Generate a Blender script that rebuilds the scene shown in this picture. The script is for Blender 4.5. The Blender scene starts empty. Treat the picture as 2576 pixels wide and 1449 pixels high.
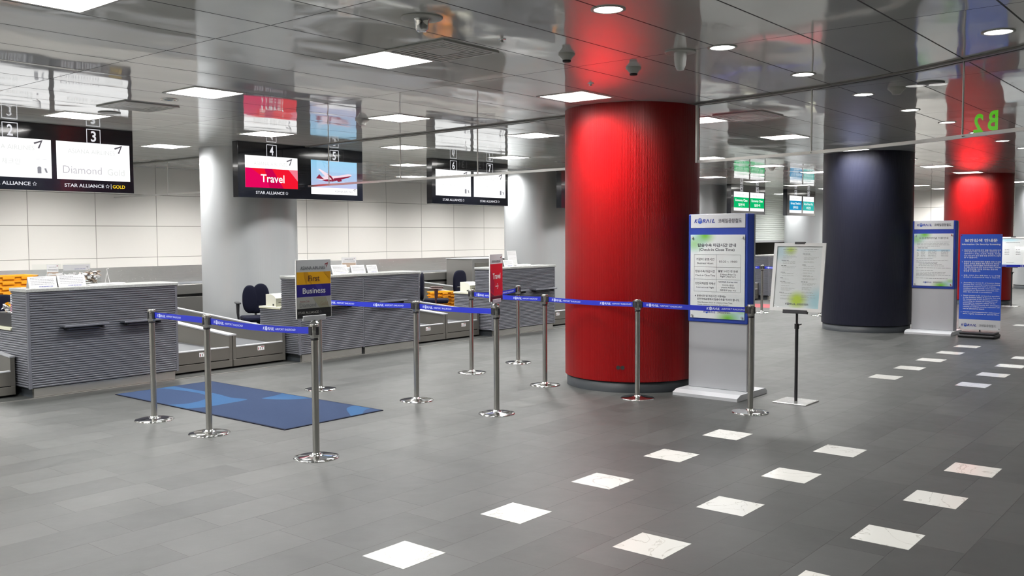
import bpy, bmesh, math, random
from mathutils import Vector, Matrix
R = math.radians
PI = math.pi
rng = random.Random(7)
sc = bpy.context.scene
C = sc.collection

# ------------------------------------------------------------------ camera
FPX, YAW, PITCH, ROLL, CAMZ = 2334.68, 0.687693524, 0.056510327, -0.00484473, 1.63
def cam_axes():
    cy, sy, cp, sp = math.cos(YAW), math.sin(YAW), math.cos(PITCH), math.sin(PITCH)
    f = Vector((cy*cp, sy*cp, -sp)); r = Vector((sy, -cy, 0)); u = r.cross(f)
    c, s = math.cos(ROLL), math.sin(ROLL)
    return c*r + s*u, c*u - s*r, f
cr, cu, cf = cam_axes()
cam_d = bpy.data.cameras.new('camera'); cam = bpy.data.objects.new('camera', cam_d); C.objects.link(cam)
cam_d.sensor_width = 36.0; cam_d.lens = FPX/2576*36.0; cam_d.clip_end = 200; cam_d.clip_start = 0.05
m = Matrix((cr, cu, -cf)).transposed().to_4x4(); m.translation = (0, 0, CAMZ)
cam.matrix_world = m
sc.camera = cam
def project(p):
    d = Vector(p) - Vector((0, 0, CAMZ)); z = d.dot(cf)
    if z < 0.1: return None
    return 1288 + FPX*d.dot(cr)/z, 724.5 - FPX*d.dot(cu)/z

# ------------------------------------------------------------------ world, exposure, cycles
w = bpy.data.worlds.new('world'); sc.world = w; w.use_nodes = True
w.node_tree.nodes['Background'].inputs[0].default_value = (0.75, 0.8, 0.82, 1)
w.node_tree.nodes['Background'].inputs[1].default_value = 0.02
sc.view_settings.view_transform = 'Standard'; sc.view_settings.look = 'None'
sc.view_settings.exposure = 0.42; sc.view_settings.gamma = 1.0
sc.view_settings.use_curve_mapping = False
cy = sc.cycles
cy.max_bounces = 7; cy.diffuse_bounces = 3; cy.glossy_bounces = 5; cy.transmission_bounces = 4; cy.transparent_max_bounces = 12
cy.caustics_reflective = False; cy.caustics_refractive = False
cy.sample_clamp_indirect = 4.0; cy.blur_glossy = 0.5
cy.use_denoising = True
cy.use_adaptive_sampling = True; cy.adaptive_threshold = 0.03
LAMP_W = 75.0      # one square luminaire
DOWN_W = 4.5      # one round downlight
CZ = 2.98          # ceiling height

# ------------------------------------------------------------------ materials
def new_mat(name):
    m = bpy.data.materials.new(name); m.use_nodes = True
    nt = m.node_tree; b = nt.nodes['Principled BSDF']
    return m, nt, b
def pm(name, col, rough=0.5, metal=0.0, spec=0.5, emit=None, estr=0.0, noise=0.0, nscale=8.0, bump=0.0, bscale=60.0, coat=0.0, aniso=None):
    m, nt, b = new_mat(name); N, L = nt.nodes, nt.links
    b.inputs['Base Color'].default_value = (*col, 1); b.inputs['Roughness'].default_value = rough
    b.inputs['Metallic'].default_value = metal; b.inputs['Specular IOR Level'].default_value = spec
    b.inputs['Coat Weight'].default_value = coat
    tc = N.new('ShaderNodeTexCoord')
    if emit: b.inputs['Emission Color'].default_value = (*emit, 1); b.inputs['Emission Strength'].default_value = estr
    if noise:
        n = N.new('ShaderNodeTexNoise'); n.inputs['Scale'].default_value = nscale; n.inputs['Detail'].default_value = 4
        L.new(tc.outputs['Object'], n.inputs['Vector'])
        mx = N.new('ShaderNodeMix'); mx.data_type = 'RGBA'; mx.inputs[6].default_value = (*[c*(1-noise) for c in col], 1)
        mx.inputs[7].default_value = (*[min(1, c*(1+noise)) for c in col], 1)
        L.new(n.outputs['Fac'], mx.inputs[0]); L.new(mx.outputs[2], b.inputs['Base Color'])
    if bump:
        n = N.new('ShaderNodeTexNoise'); n.inputs['Scale'].default_value = bscale; n.inputs['Detail'].default_value = 2
        mp = N.new('ShaderNodeMapping'); L.new(tc.outputs['Object'], mp.inputs[0]); L.new(mp.outputs[0], n.inputs['Vector'])
        if aniso: mp.inputs['Scale'].default_value = aniso
        bp = N.new('ShaderNodeBump'); bp.inputs['Strength'].default_value = 1; bp.inputs['Distance'].default_value = bump
        L.new(n.outputs['Fac'], bp.inputs['Height']); L.new(bp.outputs[0], b.inputs['Normal'])
    return m
def emat(name, col, s):
    m = bpy.data.materials.new(name); m.use_nodes = True; nt = m.node_tree
    nt.nodes.clear(); e = nt.nodes.new('ShaderNodeEmission'); o = nt.nodes.new('ShaderNodeOutputMaterial')
    e.inputs[0].default_value = (*col, 1); e.inputs[1].default_value = s; nt.links.new(e.outputs[0], o.inputs[0]); return m
def srgb(r, g, b):
    f = lambda c: (c/255)/12.92 if c/255 <= 0.04045 else (((c/255)+0.055)/1.055)**2.4
    return (f(r), f(g), f(b))
def joint(nt, sock, origin, pitch, half):
    """1 within `half` of the lines origin + k*pitch"""
    N, L = nt.nodes, nt.links
    a = N.new('ShaderNodeMath'); a.operation = 'SUBTRACT'; L.new(sock, a.inputs[0]); a.inputs[1].default_value = origin - 500*pitch
    d = N.new('ShaderNodeMath'); d.operation = 'PINGPONG'; L.new(a.outputs[0], d.inputs[0]); d.inputs[1].default_value = pitch/2
    g = N.new('ShaderNodeMath'); g.operation = 'LESS_THAN'; L.new(d.outputs[0], g.inputs[0]); g.inputs[1].default_value = half
    return g.outputs[0], a.outputs[0]
def maxn(nt, a, b):
    n = nt.nodes.new('ShaderNodeMath'); n.operation = 'MAXIMUM'; nt.links.new(a, n.inputs[0]); nt.links.new(b, n.inputs[1]); return n.outputs[0]
def mixc(nt, f, a, b):
    n = nt.nodes.new('ShaderNodeMix'); n.data_type = 'RGBA'
    if hasattr(f, 'links'): nt.links.new(f, n.inputs[0])
    else: n.inputs[0].default_value = f
    for s, v in ((6, a), (7, b)):
        if hasattr(v, 'links'): nt.links.new(v, n.inputs[s])
        else: n.inputs[s].default_value = (*v, 1)
    return n.outputs[2]
def math2(nt, op, a, b=None, c=None):
    n = nt.nodes.new('ShaderNodeMath'); n.operation = op
    for i, v in enumerate((a, b, c)):
        if v is None: continue
        if hasattr(v, 'links'): nt.links.new(v, n.inputs[i])
        else: n.inputs[i].default_value = v
    return n.outputs[0]

def ceiling_mat():
    m, nt, b = new_mat('glossy_ceiling_panels'); N, L = nt.nodes, nt.links
    tc = N.new('ShaderNodeTexCoord'); sp = N.new('ShaderNodeSeparateXYZ'); L.new(tc.outputs['Object'], sp.inputs[0])
    jy, ay = joint(nt, sp.outputs[1], 5.01, 0.62, 0.0065); jx, ax = joint(nt, sp.outputs[0], 3.68, 2.48, 0.0045)
    j = maxn(nt, jy, jx)
    L.new(mixc(nt, j, (0.83, 0.845, 0.815), (0.03, 0.03, 0.03)), b.inputs['Base Color'])
    b.inputs['Metallic'].default_value = 0.12; L.new(math2(nt, 'ADD', math2(nt, 'MULTIPLY', j, 0.6), 0.055), b.inputs['Roughness'])
    b.inputs['Specular IOR Level'].default_value = 0.55
    # every panel bulges a little and has dents
    wv = math2(nt, 'SINE', math2(nt, 'MULTIPLY', math2(nt, 'DIVIDE', ay, 0.62), 2*PI))
    n = N.new('ShaderNodeTexNoise'); n.inputs['Scale'].default_value = 0.9; n.inputs['Detail'].default_value = 1.5
    cell = N.new('ShaderNodeCombineXYZ')
    fy = math2(nt, 'FLOOR', math2(nt, 'DIVIDE', ay, 0.62)); fx = math2(nt, 'FLOOR', math2(nt, 'DIVIDE', ax, 2.48))
    L.new(math2(nt, 'ADD', sp.outputs[0], math2(nt, 'MULTIPLY', fy, 7.31)), cell.inputs[0])
    L.new(math2(nt, 'MULTIPLY', sp.outputs[1], 1.6), cell.inputs[1])
    L.new(math2(nt, 'MULTIPLY', fx, 3.7), cell.inputs[2])
    L.new(cell.outputs[0], n.inputs['Vector'])
    h = math2(nt, 'ADD', math2(nt, 'MULTIPLY', wv, 0.0006), math2(nt, 'MULTIPLY', n.outputs['Fac'], 0.0085))
    bp = N.new('ShaderNodeBump'); bp.inputs['Strength'].default_value = 1; bp.inputs['Distance'].default_value = 1
    L.new(h, bp.inputs['Height']); L.new(bp.outputs[0], b.inputs['Normal'])
    return m
def wall_mat(name, ox, pitch, axis, col=(0.90, 0.875, 0.83)):
    m, nt, b = new_mat(name); N, L = nt.nodes, nt.links
    tc = N.new('ShaderNodeTexCoord'); sp = N.new('ShaderNodeSeparateXYZ'); L.new(tc.outputs['Object'], sp.inputs[0])
    jx, ax = joint(nt, sp.outputs[axis], ox, pitch, 0.0055); jz, az = joint(nt, sp.outputs[2], 1.846, 0.604, 0.005)
    j = maxn(nt, jx, jz)
    fl = N.new('ShaderNodeCombineXYZ')
    L.new(math2(nt, 'FLOOR', math2(nt, 'DIVIDE', ax, pitch)), fl.inputs[0]); L.new(math2(nt, 'FLOOR', math2(nt, 'DIVIDE', az, 0.604)), fl.inputs[1])
    wn = N.new('ShaderNodeTexWhiteNoise'); L.new(fl.outputs[0], wn.inputs['Vector'])
    base = mixc(nt, wn.outputs['Value'], tuple(c*0.975 for c in col), col)
    L.new(mixc(nt, j, base, (0.30, 0.29, 0.26)), b.inputs['Base Color']); b.inputs['Roughness'].default_value = 0.42
    b.inputs['Specular IOR Level'].default_value = 0.35
    return m
def floor_mat():
    m, nt, b = new_mat('grey_slate_floor'); N, L = nt.nodes, nt.links
    tc = N.new('ShaderNodeTexCoord'); mp = N.new('ShaderNodeMapping'); L.new(tc.outputs['Object'], mp.inputs[0])
    mp.inputs['Location'].default_value = (-0.106, -0.249+0.003, 0)
    br = N.new('ShaderNodeTexBrick'); L.new(mp.outputs[0], br.inputs[0])
    br.inputs['Scale'].default_value = 1; br.inputs['Brick Width'].default_value = 0.61; br.inputs['Row Height'].default_value = 0.3066
    br.inputs['Mortar Size'].default_value = 0.0024; br.inputs['Mortar Smooth'].default_value = 0.3; br.offset = 0.37; br.squash = 1.35; br.squash_frequency = 3
    br.inputs['Color1'].default_value = (0.040, 0.042, 0.0405, 1); br.inputs['Color2'].default_value = (0.061, 0.063, 0.061, 1); br.inputs['Mortar'].default_value = (0.028, 0.028, 0.027, 1)
    n = N.new('ShaderNodeTexNoise'); n.inputs['Scale'].default_value = 1.1; n.inputs['Detail'].default_value = 6; L.new(tc.outputs['Object'], n.inputs['Vector'])
    n2 = N.new('ShaderNodeTexNoise'); n2.inputs['Scale'].default_value = 6; n2.inputs['Detail'].default_value = 8; L.new(tc.outputs['Object'], n2.inputs['Vector'])
    rp = N.new('ShaderNodeMapRange'); L.new(n.outputs['Fac'], rp.inputs[0]); rp.inputs[1].default_value = 0.3; rp.inputs[2].default_value = 0.7; rp.inputs[3].default_value = 0.88; rp.inputs[4].default_value = 1.12
    rp2 = N.new('ShaderNodeMapRange'); L.new(n2.outputs['Fac'], rp2.inputs[0]); rp2.inputs[1].default_value = 0.3; rp2.inputs[2].default_value = 0.7; rp2.inputs[3].default_value = 0.93; rp2.inputs[4].default_value = 1.07
    f = math2(nt, 'MULTIPLY', rp.outputs[0], rp2.outputs[0])
    vm = N.new('ShaderNodeVectorMath'); vm.operation = 'SCALE'; L.new(br.outputs[0], vm.inputs[0]); L.new(f, vm.inputs['Scale'])
    L.new(vm.outputs[0], b.inputs['Base Color'])
    rr = N.new('ShaderNodeMapRange'); L.new(n2.outputs['Fac'], rr.inputs[0]); rr.inputs[3].default_value = 0.38; rr.inputs[4].default_value = 0.52
    L.new(rr.outputs[0], b.inputs['Roughness']); b.inputs['Specular IOR Level'].default_value = 0.5
    bp = N.new('ShaderNodeBump'); bp.inputs['Distance'].default_value = 0.0012; L.new(n2.outputs['Fac'], bp.inputs['Height'])
    bp2 = N.new('ShaderNodeBump'); bp2.inputs['Distance'].default_value = 0.0012; bp2.invert = True; L.new(br.outputs['Fac'], bp2.inputs['Height']); L.new(bp.outputs[0], bp2.inputs['Normal'])
    L.new(bp2.outputs[0], b.inputs['Normal'])
    return m
def marble_mat():
    m, nt, b = new_mat('white_marble_inlay'); N, L = nt.nodes, nt.links
    tc = N.new('ShaderNodeTexCoord'); n = N.new('ShaderNodeTexNoise'); n.inputs['Scale'].default_value = 3.2; n.inputs['Detail'].default_value = 9; n.inputs['Distortion'].default_value = 1.6
    L.new(tc.outputs['Object'], n.inputs['Vector'])
    r = N.new('ShaderNodeValToRGB'); L.new(n.outputs['Fac'], r.inputs[0]); e = r.color_ramp.elements
    e[0].position = 0.49; e[0].color = (0.74, 0.74, 0.71, 1); e[1].position = 0.512; e[1].color = (0.74, 0.74, 0.71, 1)
    k = e.new(0.501); k.color = (0.46, 0.45, 0.41, 1)
    L.new(r.outputs[0], b.inputs['Base Color']); b.inputs['Roughness'].default_value = 0.10; return m
def ribbed_mat(name, col, n_ribs, rough, metal, depth, seams=0):
    m, nt, b = new_mat(name); N, L = nt.nodes, nt.links
    tc = N.new('ShaderNodeTexCoord'); sp = N.new('ShaderNodeSeparateXYZ'); L.new(tc.outputs['Object'], sp.inputs[0])
    at = math2(nt, 'ARCTAN2', sp.outputs[1], sp.outputs[0])
    b.inputs['Base Color'].default_value = (*col, 1); b.inputs['Roughness'].default_value = rough; b.inputs['Metallic'].default_value = metal
    b.inputs['Specular IOR Level'].default_value = 0.35
    if n_ribs:
        s = math2(nt, 'SINE', math2(nt, 'MULTIPLY', at, float(n_ribs)))
        bp = N.new('ShaderNodeBump'); bp.inputs['Distance'].default_value = depth; L.new(s, bp.inputs['Height']); L.new(bp.outputs[0], b.inputs['Normal'])
    else:
        cx = N.new('ShaderNodeCombineXYZ'); L.new(math2(nt, 'MULTIPLY', at, 26.0), cx.inputs[0]); L.new(math2(nt, 'MULTIPLY', sp.outputs[2], 0.25), cx.inputs[2])
        n = N.new('ShaderNodeTexNoise'); n.inputs['Scale'].default_value = 1; n.inputs['Detail'].default_value = 3; L.new(cx.outputs[0], n.inputs['Vector'])
        bp = N.new('ShaderNodeBump'); bp.inputs['Distance'].default_value = depth; L.new(n.outputs['Fac'], bp.inputs['Height']); L.new(bp.outputs[0], b.inputs['Normal'])
    return m
def glass_mat():
    m = bpy.data.materials.new('clear_glass'); m.use_nodes = True; nt = m.node_tree; nt.nodes.clear(); N, L = nt.nodes, nt.links
    o = N.new('ShaderNodeOutputMaterial'); mx = N.new('ShaderNodeMixShader'); t = N.new('ShaderNodeBsdfTransparent'); g = N.new('ShaderNodeBsdfGlossy'); f = N.new('ShaderNodeFresnel')
    t.inputs[0].default_value = (0.975, 0.985, 0.98, 1); g.inputs['Roughness'].default_value = 0.0; 
    ge = N.new('ShaderNodeNewGeometry'); ir = N.new('ShaderNodeMapRange'); L.new(ge.outputs['Backfacing'], ir.inputs[0]); ir.inputs[3].default_value = 1.45; ir.inputs[4].default_value = 1/1.45; L.new(ir.outputs[0], f.inputs['IOR'])
    L.new(f.outputs[0], mx.inputs[0]); L.new(t.outputs[0], mx.inputs[1]); L.new(g.outputs[0], mx.inputs[2]); L.new(mx.outputs[0], o.inputs[0]); return m

M = {}
M['ceiling'] = ceiling_mat(); M['floor'] = floor_mat(); M['marble'] = marble_mat()
M['wall_back'] = wall_mat('cream_wall_panels', 7.257, 1.2222, 0)
M['wall_end'] = wall_mat('cream_end_wall_panels', 8.396, 1.2222, 1)
M['wall_plain'] = pm('plain_wall', (0.62, 0.60, 0.55), 0.6, noise=0.04)
M['red'] = ribbed_mat('red_ribbed_metal', srgb(148, 4, 9), 400, 0.33, 0.0, 0.0016)
M['navy'] = ribbed_mat('navy_ribbed_metal', srgb(28, 30, 45), 400, 0.38, 0.2, 0.0010)
M['silver_col'] = ribbed_mat('silver_pillar_metal', (0.47, 0.49, 0.505), 0, 0.34, 0.35, 0.0012)
M['plinth'] = pm('dark_grey_plinth', srgb(62, 67, 72), 0.45)
M['black'] = pm('black_gloss', (0.006, 0.007, 0.012), 0.12, coat=0.3)
M['blackp'] = pm('black_plastic', (0.016, 0.016, 0.019), 0.45)
M['white'] = pm('white_paint', (0.80, 0.80, 0.79), 0.35)
M['paper'] = pm('white_paper', (0.86, 0.86, 0.87), 0.55)
M['steel'] = pm('brushed_steel', (0.40, 0.395, 0.38), 0.32, 0.85, bump=0.0006, bscale=6, aniso=(0.3, 1, 22))
M['steel_lt'] = pm('bright_brushed_steel', (0.80, 0.79, 0.77), 0.22, 0.85, bump=0.0005, bscale=1, aniso=(1.5, 1.5, 420))
M['steel_dk'] = pm('dark_steel_panel', srgb(112, 110, 104), 0.38, 0.45, noise=0.05)
M['chrome'] = pm('polished_chrome', (0.72, 0.72, 0.71), 0.07, 1.0)
M['post'] = pm('satin_steel_post', (0.46, 0.455, 0.43), 0.24, 0.95)
M['rail'] = pm('rail_steel', (0.66, 0.66, 0.64), 0.30, 0.8)
M['plinth_steel'] = pm('counter_plinth_steel', (0.50, 0.49, 0.46), 0.25, 0.85, noise=0.1, nscale=1.5)
M['track'] = pm('grey_track', srgb(120, 120, 116), 0.35, 0.3)
M['alu'] = pm('matt_aluminium', srgb(178, 180, 184), 0.42, 0.35)
M['alu_lt'] = pm('light_aluminium', srgb(206, 208, 212), 0.35, 0.3)
M['slat'] = pm('grey_slat_cladding', srgb(112, 114, 122), 0.36, 0.35)
M['slat_dk'] = pm('slat_gap', srgb(48, 49, 54), 0.6)
M['granite'] = pm('pale_granite', srgb(164, 166, 164), 0.2, noise=0.45, nscale=110)
M['beige'] = pm('beige_laminate', srgb(206, 205, 184), 0.4)
M['belt'] = pm('dark_conveyor_belt', srgb(84, 86, 90), 0.5, noise=0.08)
M['tape'] = pm('blue_webbing', srgb(28, 44, 182), 0.55)
M['ink_lt'] = pm('white_tape_print', srgb(205, 214, 245), 0.5)
M['mat_dk'] = None
M['blue'] = pm('blue_kiosk_paint', srgb(32, 62, 158), 0.38)
M['blue_ban'] = pm('blue_banner', srgb(44, 88, 196), 0.5)
M['ink'] = pm('dark_ink', srgb(42, 42, 58), 0.5)
M['ink_gr'] = pm('grey_ink', srgb(120, 122, 126), 0.5)
M['ink_blue'] = pm('logo_blue', srgb(38, 52, 140), 0.45)
M['ink_white'] = pm('white_ink', (0.85, 0.86, 0.88), 0.5)
M['globe'] = pm('logo_globe_blue', srgb(48, 84, 178), 0.45)
M['orange'] = pm('orange_plastic', srgb(240, 158, 20), 0.42)
M['navy_fab'] = pm('navy_fabric', srgb(12, 14, 30), 0.9, spec=0.15, bump=0.0006, bscale=300)
M['cream_pl'] = pm('cream_plastic', srgb(222, 222, 208), 0.45)
M['brown'] = pm('dark_brown_plastic', srgb(66, 38, 34), 0.5)
M['red_strip'] = pm('red_floor_strip', srgb(132, 26, 40), 0.5)
M['shutter'] = pm('pale_metal_shutter', srgb(222, 228, 225), 0.5)
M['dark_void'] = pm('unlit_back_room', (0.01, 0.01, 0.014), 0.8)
M['duct'] = pm('pale_duct', srgb(150, 156, 160), 0.5)
M['glass'] = glass_mat()
M['clear'] = M['glass']
M['lamp'] = emat('fluorescent_panel', (1.0, 0.985, 0.97), 26)
M['down'] = emat('downlight_glow', (1.0, 0.99, 0.96), 10)
M['louver'] = pm('louver_metal', (0.9, 0.9, 0.9), 0.3, 0.5)
M['reflector'] = pm('lamp_reflector', (0.9, 0.9, 0.9), 0.35, 0.2)
M['grille'] = pm('grey_grille', srgb(120, 122, 118), 0.45, 0.2)
M['dark'] = pm('dark_recess', (0.02, 0.02, 0.02), 0.7)
M['ceilw'] = pm('ceiling_fitting_white', srgb(190, 190, 184), 0.35)
M['green'] = pm('green_sign_reflection', srgb(96, 205, 18), 0.5, emit=srgb(96, 205, 18), estr=0.35)  # emission stands in for a lit sign mirrored in the glass
M['gold'] = pm('amber_panel', srgb(240, 176, 20), 0.45)
M['gold_d'] = pm('amber_panel_facet', srgb(214, 152, 22), 0.45)
M['indigo'] = pm('indigo_panel', srgb(44, 32, 134), 0.45)
M['indigo_d'] = pm('indigo_panel_facet', srgb(58, 48, 150), 0.45)
M['silver_p'] = pm('silver_panel', srgb(176, 176, 172), 0.45)
M['silver_l'] = pm('pale_panel', srgb(204, 206, 210), 0.45)
M['silver_f'] = pm('olive_silver_facet', srgb(160, 158, 138), 0.45)
M['red_p'] = pm('red_sign_panel', srgb(206, 20, 44), 0.45)
M['maroon'] = pm('maroon_sign_panel', srgb(138, 16, 52), 0.45)
M['brand_r'] = pm('dark_red_mark', srgb(138, 38, 46), 0.5)
M['ink_brown'] = pm('brown_ink', srgb(86, 40, 30), 0.5)
M['bag'] = pm('tan_paper', srgb(176, 158, 142), 0.7)
M['film'] = pm('crumpled_film', srgb(205, 205, 205), 0.25)
M['pink'] = pm('pink_print', srgb(216, 130, 160), 0.6)
# screens
S_W, S_T = 1.0, 0.72
M['scr_w'] = emat('screen_white', (1, 1, 1), S_W)
M['scr_faint'] = emat('screen_faint_grey', (0.90, 0.92, 0.90), 0.64)
M['scr_grey'] = emat('screen_grey', (0.36, 0.36, 0.40), 0.6)
M['scr_dark'] = emat('screen_dark', (0.13, 0.12, 0.14), 0.7)
M['scr_plate'] = emat('lit_white_print', (0.80, 0.80, 0.84), 0.75)
M['scr_gold'] = emat('lit_gold_print', srgb(240, 200, 40), 0.9)
M['scr_mag'] = emat('screen_magenta', srgb(236, 10, 96), S_T)
M['scr_mag2'] = emat('screen_magenta_dark', srgb(206, 6, 80), S_T)
M['scr_red'] = emat('screen_red', srgb(250, 24, 50), S_T)
M['scr_pink'] = emat('screen_pink', srgb(250, 130, 150), S_T)
M['scr_green'] = emat('screen_green', srgb(12, 190, 110), S_T)
M['scr_teal'] = emat('screen_teal', srgb(60, 190, 180), S_T)
M['scr_blue'] = emat('screen_blue', srgb(36, 150, 200), S_T)
M['scr_txt'] = emat('screen_text_white', (0.9, 1, 0.97), 0.85)
def sky_mat():
    m = bpy.data.materials.new('screen_sky'); m.use_nodes = True; nt = m.node_tree; nt.nodes.clear(); N, L = nt.nodes, nt.links
    tc = N.new('ShaderNodeTexCoord'); sp = N.new('ShaderNodeSeparateXYZ'); L.new(tc.outputs['Object'], sp.inputs[0])
    mr = N.new('ShaderNodeMapRange'); L.new(sp.outputs[2], mr.inputs[0]); mr.inputs[1].default_value = 2.28-CZ; mr.inputs[2].default_value = 2.8-CZ
    r = N.new('ShaderNodeValToRGB'); L.new(mr.outputs[0], r.inputs[0]); e = r.color_ramp.elements
    e[0].color = (*srgb(205, 190, 225), 1); e[1].color = (*srgb(150, 208, 240), 1); k = e.new(0.5); k.color = (*srgb(170, 205, 240), 1)
    em = N.new('ShaderNodeEmission'); L.new(r.outputs[0], em.inputs[0]); o = N.new('ShaderNodeOutputMaterial'); L.new(em.outputs[0], o.inputs[0]); em.inputs[1].default_value = 0.8; return m
M['scr_sky'] = sky_mat()
M['plane_w'] = emat('screen_plane_pale', srgb(246, 226, 238), 0.8)
M['plane_r'] = emat('screen_plane_red', srgb(150, 40, 70), 0.65)
def rug_mat():
    m, nt, b = new_mat('blue_entrance_mat'); N, L = nt.nodes, nt.links
    tc = N.new('ShaderNodeTexCoord'); n = N.new('ShaderNodeTexNoise'); n.inputs['Scale'].default_value = 0.75; n.inputs['Detail'].default_value = 0.4
    mp = N.new('ShaderNodeMapping'); mp.inputs['Location'].default_value = (3.3, 1.1, 0); L.new(tc.outputs['Object'], mp.inputs[0]); L.new(mp.outputs[0], n.inputs['Vector'])
    r = N.new('ShaderNodeValToRGB'); r.color_ramp.interpolation = 'CONSTANT'; L.new(n.outputs['Fac'], r.inputs[0]); e = r.color_ramp.elements
    e[0].position = 0; e[0].color = (*srgb(42, 53, 76), 1); e[1].position = 0.49; e[1].color = (*srgb(46, 74, 106), 1); k = e.new(0.57); k.color = (*srgb(44, 57, 82), 1)
    f = N.new('ShaderNodeTexNoise'); f.inputs['Scale'].default_value = 300; L.new(tc.outputs['Object'], f.inputs['Vector'])
    vm = N.new('ShaderNodeVectorMath'); vm.operation = 'SCALE'; L.new(r.outputs[0], vm.inputs[0]); L.new(math2(nt, 'ADD', math2(nt, 'MULTIPLY', f.outputs['Fac'], 0.5), 0.75), vm.inputs['Scale'])
    L.new(vm.outputs[0], b.inputs['Base Color']); b.inputs['Roughness'].default_value = 0.95; b.inputs['Specular IOR Level'].default_value = 0.08
    bp = N.new('ShaderNodeBump'); bp.inputs['Distance'].default_value = 0.002; L.new(f.outputs['Fac'], bp.inputs['Height']); L.new(bp.outputs[0], b.inputs['Normal'])
    return m
M['rug'] = rug_mat()
def poster_mat(name, y0, y1, z0, z1, kind):
    """sheet in the x = const plane; u runs 0..1 from y0 to y1 and v 0..1 from z1 (top) to z0, in object space"""
    m, nt, b = new_mat(name); N, L = nt.nodes, nt.links
    tc = N.new('ShaderNodeTexCoord'); sp = N.new('ShaderNodeSeparateXYZ'); L.new(tc.outputs['Object'], sp.inputs[0])
    def mr(s, a, c_): 
        n = N.new('ShaderNodeMapRange'); n.clamp = False; L.new(s, n.inputs[0]); n.inputs[1].default_value = a; n.inputs[2].default_value = c_; return n.outputs[0]
    u = mr(sp.outputs[1], y0, y1); v = mr(sp.outputs[2], z1, z0)
    def blob(cu_, cv_, ru, rv, soft=1.0):
        du = math2(nt, 'DIVIDE', math2(nt, 'SUBTRACT', u, cu_), ru); dv = math2(nt, 'DIVIDE', math2(nt, 'SUBTRACT', v, cv_), rv)
        d = math2(nt, 'SQRT', math2(nt, 'ADD', math2(nt, 'MULTIPLY', du, du), math2(nt, 'MULTIPLY', dv, dv)))
        n = N.new('ShaderNodeMapRange'); n.interpolation_type = 'SMOOTHSTEP'; L.new(d, n.inputs[0]); n.inputs[1].default_value = 1.0; n.inputs[2].default_value = 1.0-soft; n.inputs[3].default_value = 0; n.inputs[4].default_value = 1
        return n.outputs[0]
    base = (0.80, 0.82, 0.83)
    if kind == 'kiosk':
        c = mixc(nt, math2(nt, 'MULTIPLY', blob(0.0, 0.0, 0.42, 0.26, 0.5), 0.75), base, srgb(180, 215, 236))
        c = mixc(nt, math2(nt, 'MULTIPLY', blob(0.27, 0.01, 0.25, 0.13), 0.95), c, srgb(110, 190, 20)); c = mixc(nt, math2(nt, 'MULTIPLY', blob(0.07, 0.11, 0.25, 0.13), 0.7), c, srgb(150, 205, 90))
        c = mixc(nt, math2(nt, 'MULTIPLY', blob(1.0, 0.99, 0.42, 0.14, 0.5), 0.75), c, srgb(180, 215, 236))
        c = mixc(nt, math2(nt, 'MULTIPLY', blob(0.70, 0.99, 0.30, 0.12), 0.95), c, srgb(110, 190, 20)); c = mixc(nt, math2(nt, 'MULTIPLY', blob(0.95, 0.90, 0.18, 0.06), 0.7), c, srgb(165, 215, 110))
    elif kind == 'easel':
        c = mixc(nt, math2(nt, 'MULTIPLY', blob(0.05, 0.08, 0.35, 0.25), 0.5), base, srgb(150, 205, 222))
        c = mixc(nt, math2(nt, 'MULTIPLY', blob(0.30, 0.06, 0.20, 0.12), 0.9), c, srgb(190, 215, 60))
        c = mixc(nt, math2(nt, 'MULTIPLY', blob(1.0, 0.88, 0.42, 0.30, 0.8), 0.7), c, srgb(150, 210, 225))
        c = mixc(nt, math2(nt, 'MULTIPLY', blob(0.52, 0.87, 0.28, 0.19, 0.8), 0.95), c, srgb(188, 214, 50))
    else:
        c = mixc(nt, math2(nt, 'MULTIPLY', blob(0.3, 0.05, 0.8, 0.12), 0.8), base, srgb(150, 205, 222))
        c = mixc(nt, math2(nt, 'MULTIPLY', blob(0.5, 1.0, 0.9, 0.10), 0.5), c, srgb(170, 205, 222))
    L.new(c, b.inputs['Base Color']); b.inputs['Roughness'].default_value = 0.22; return m

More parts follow.
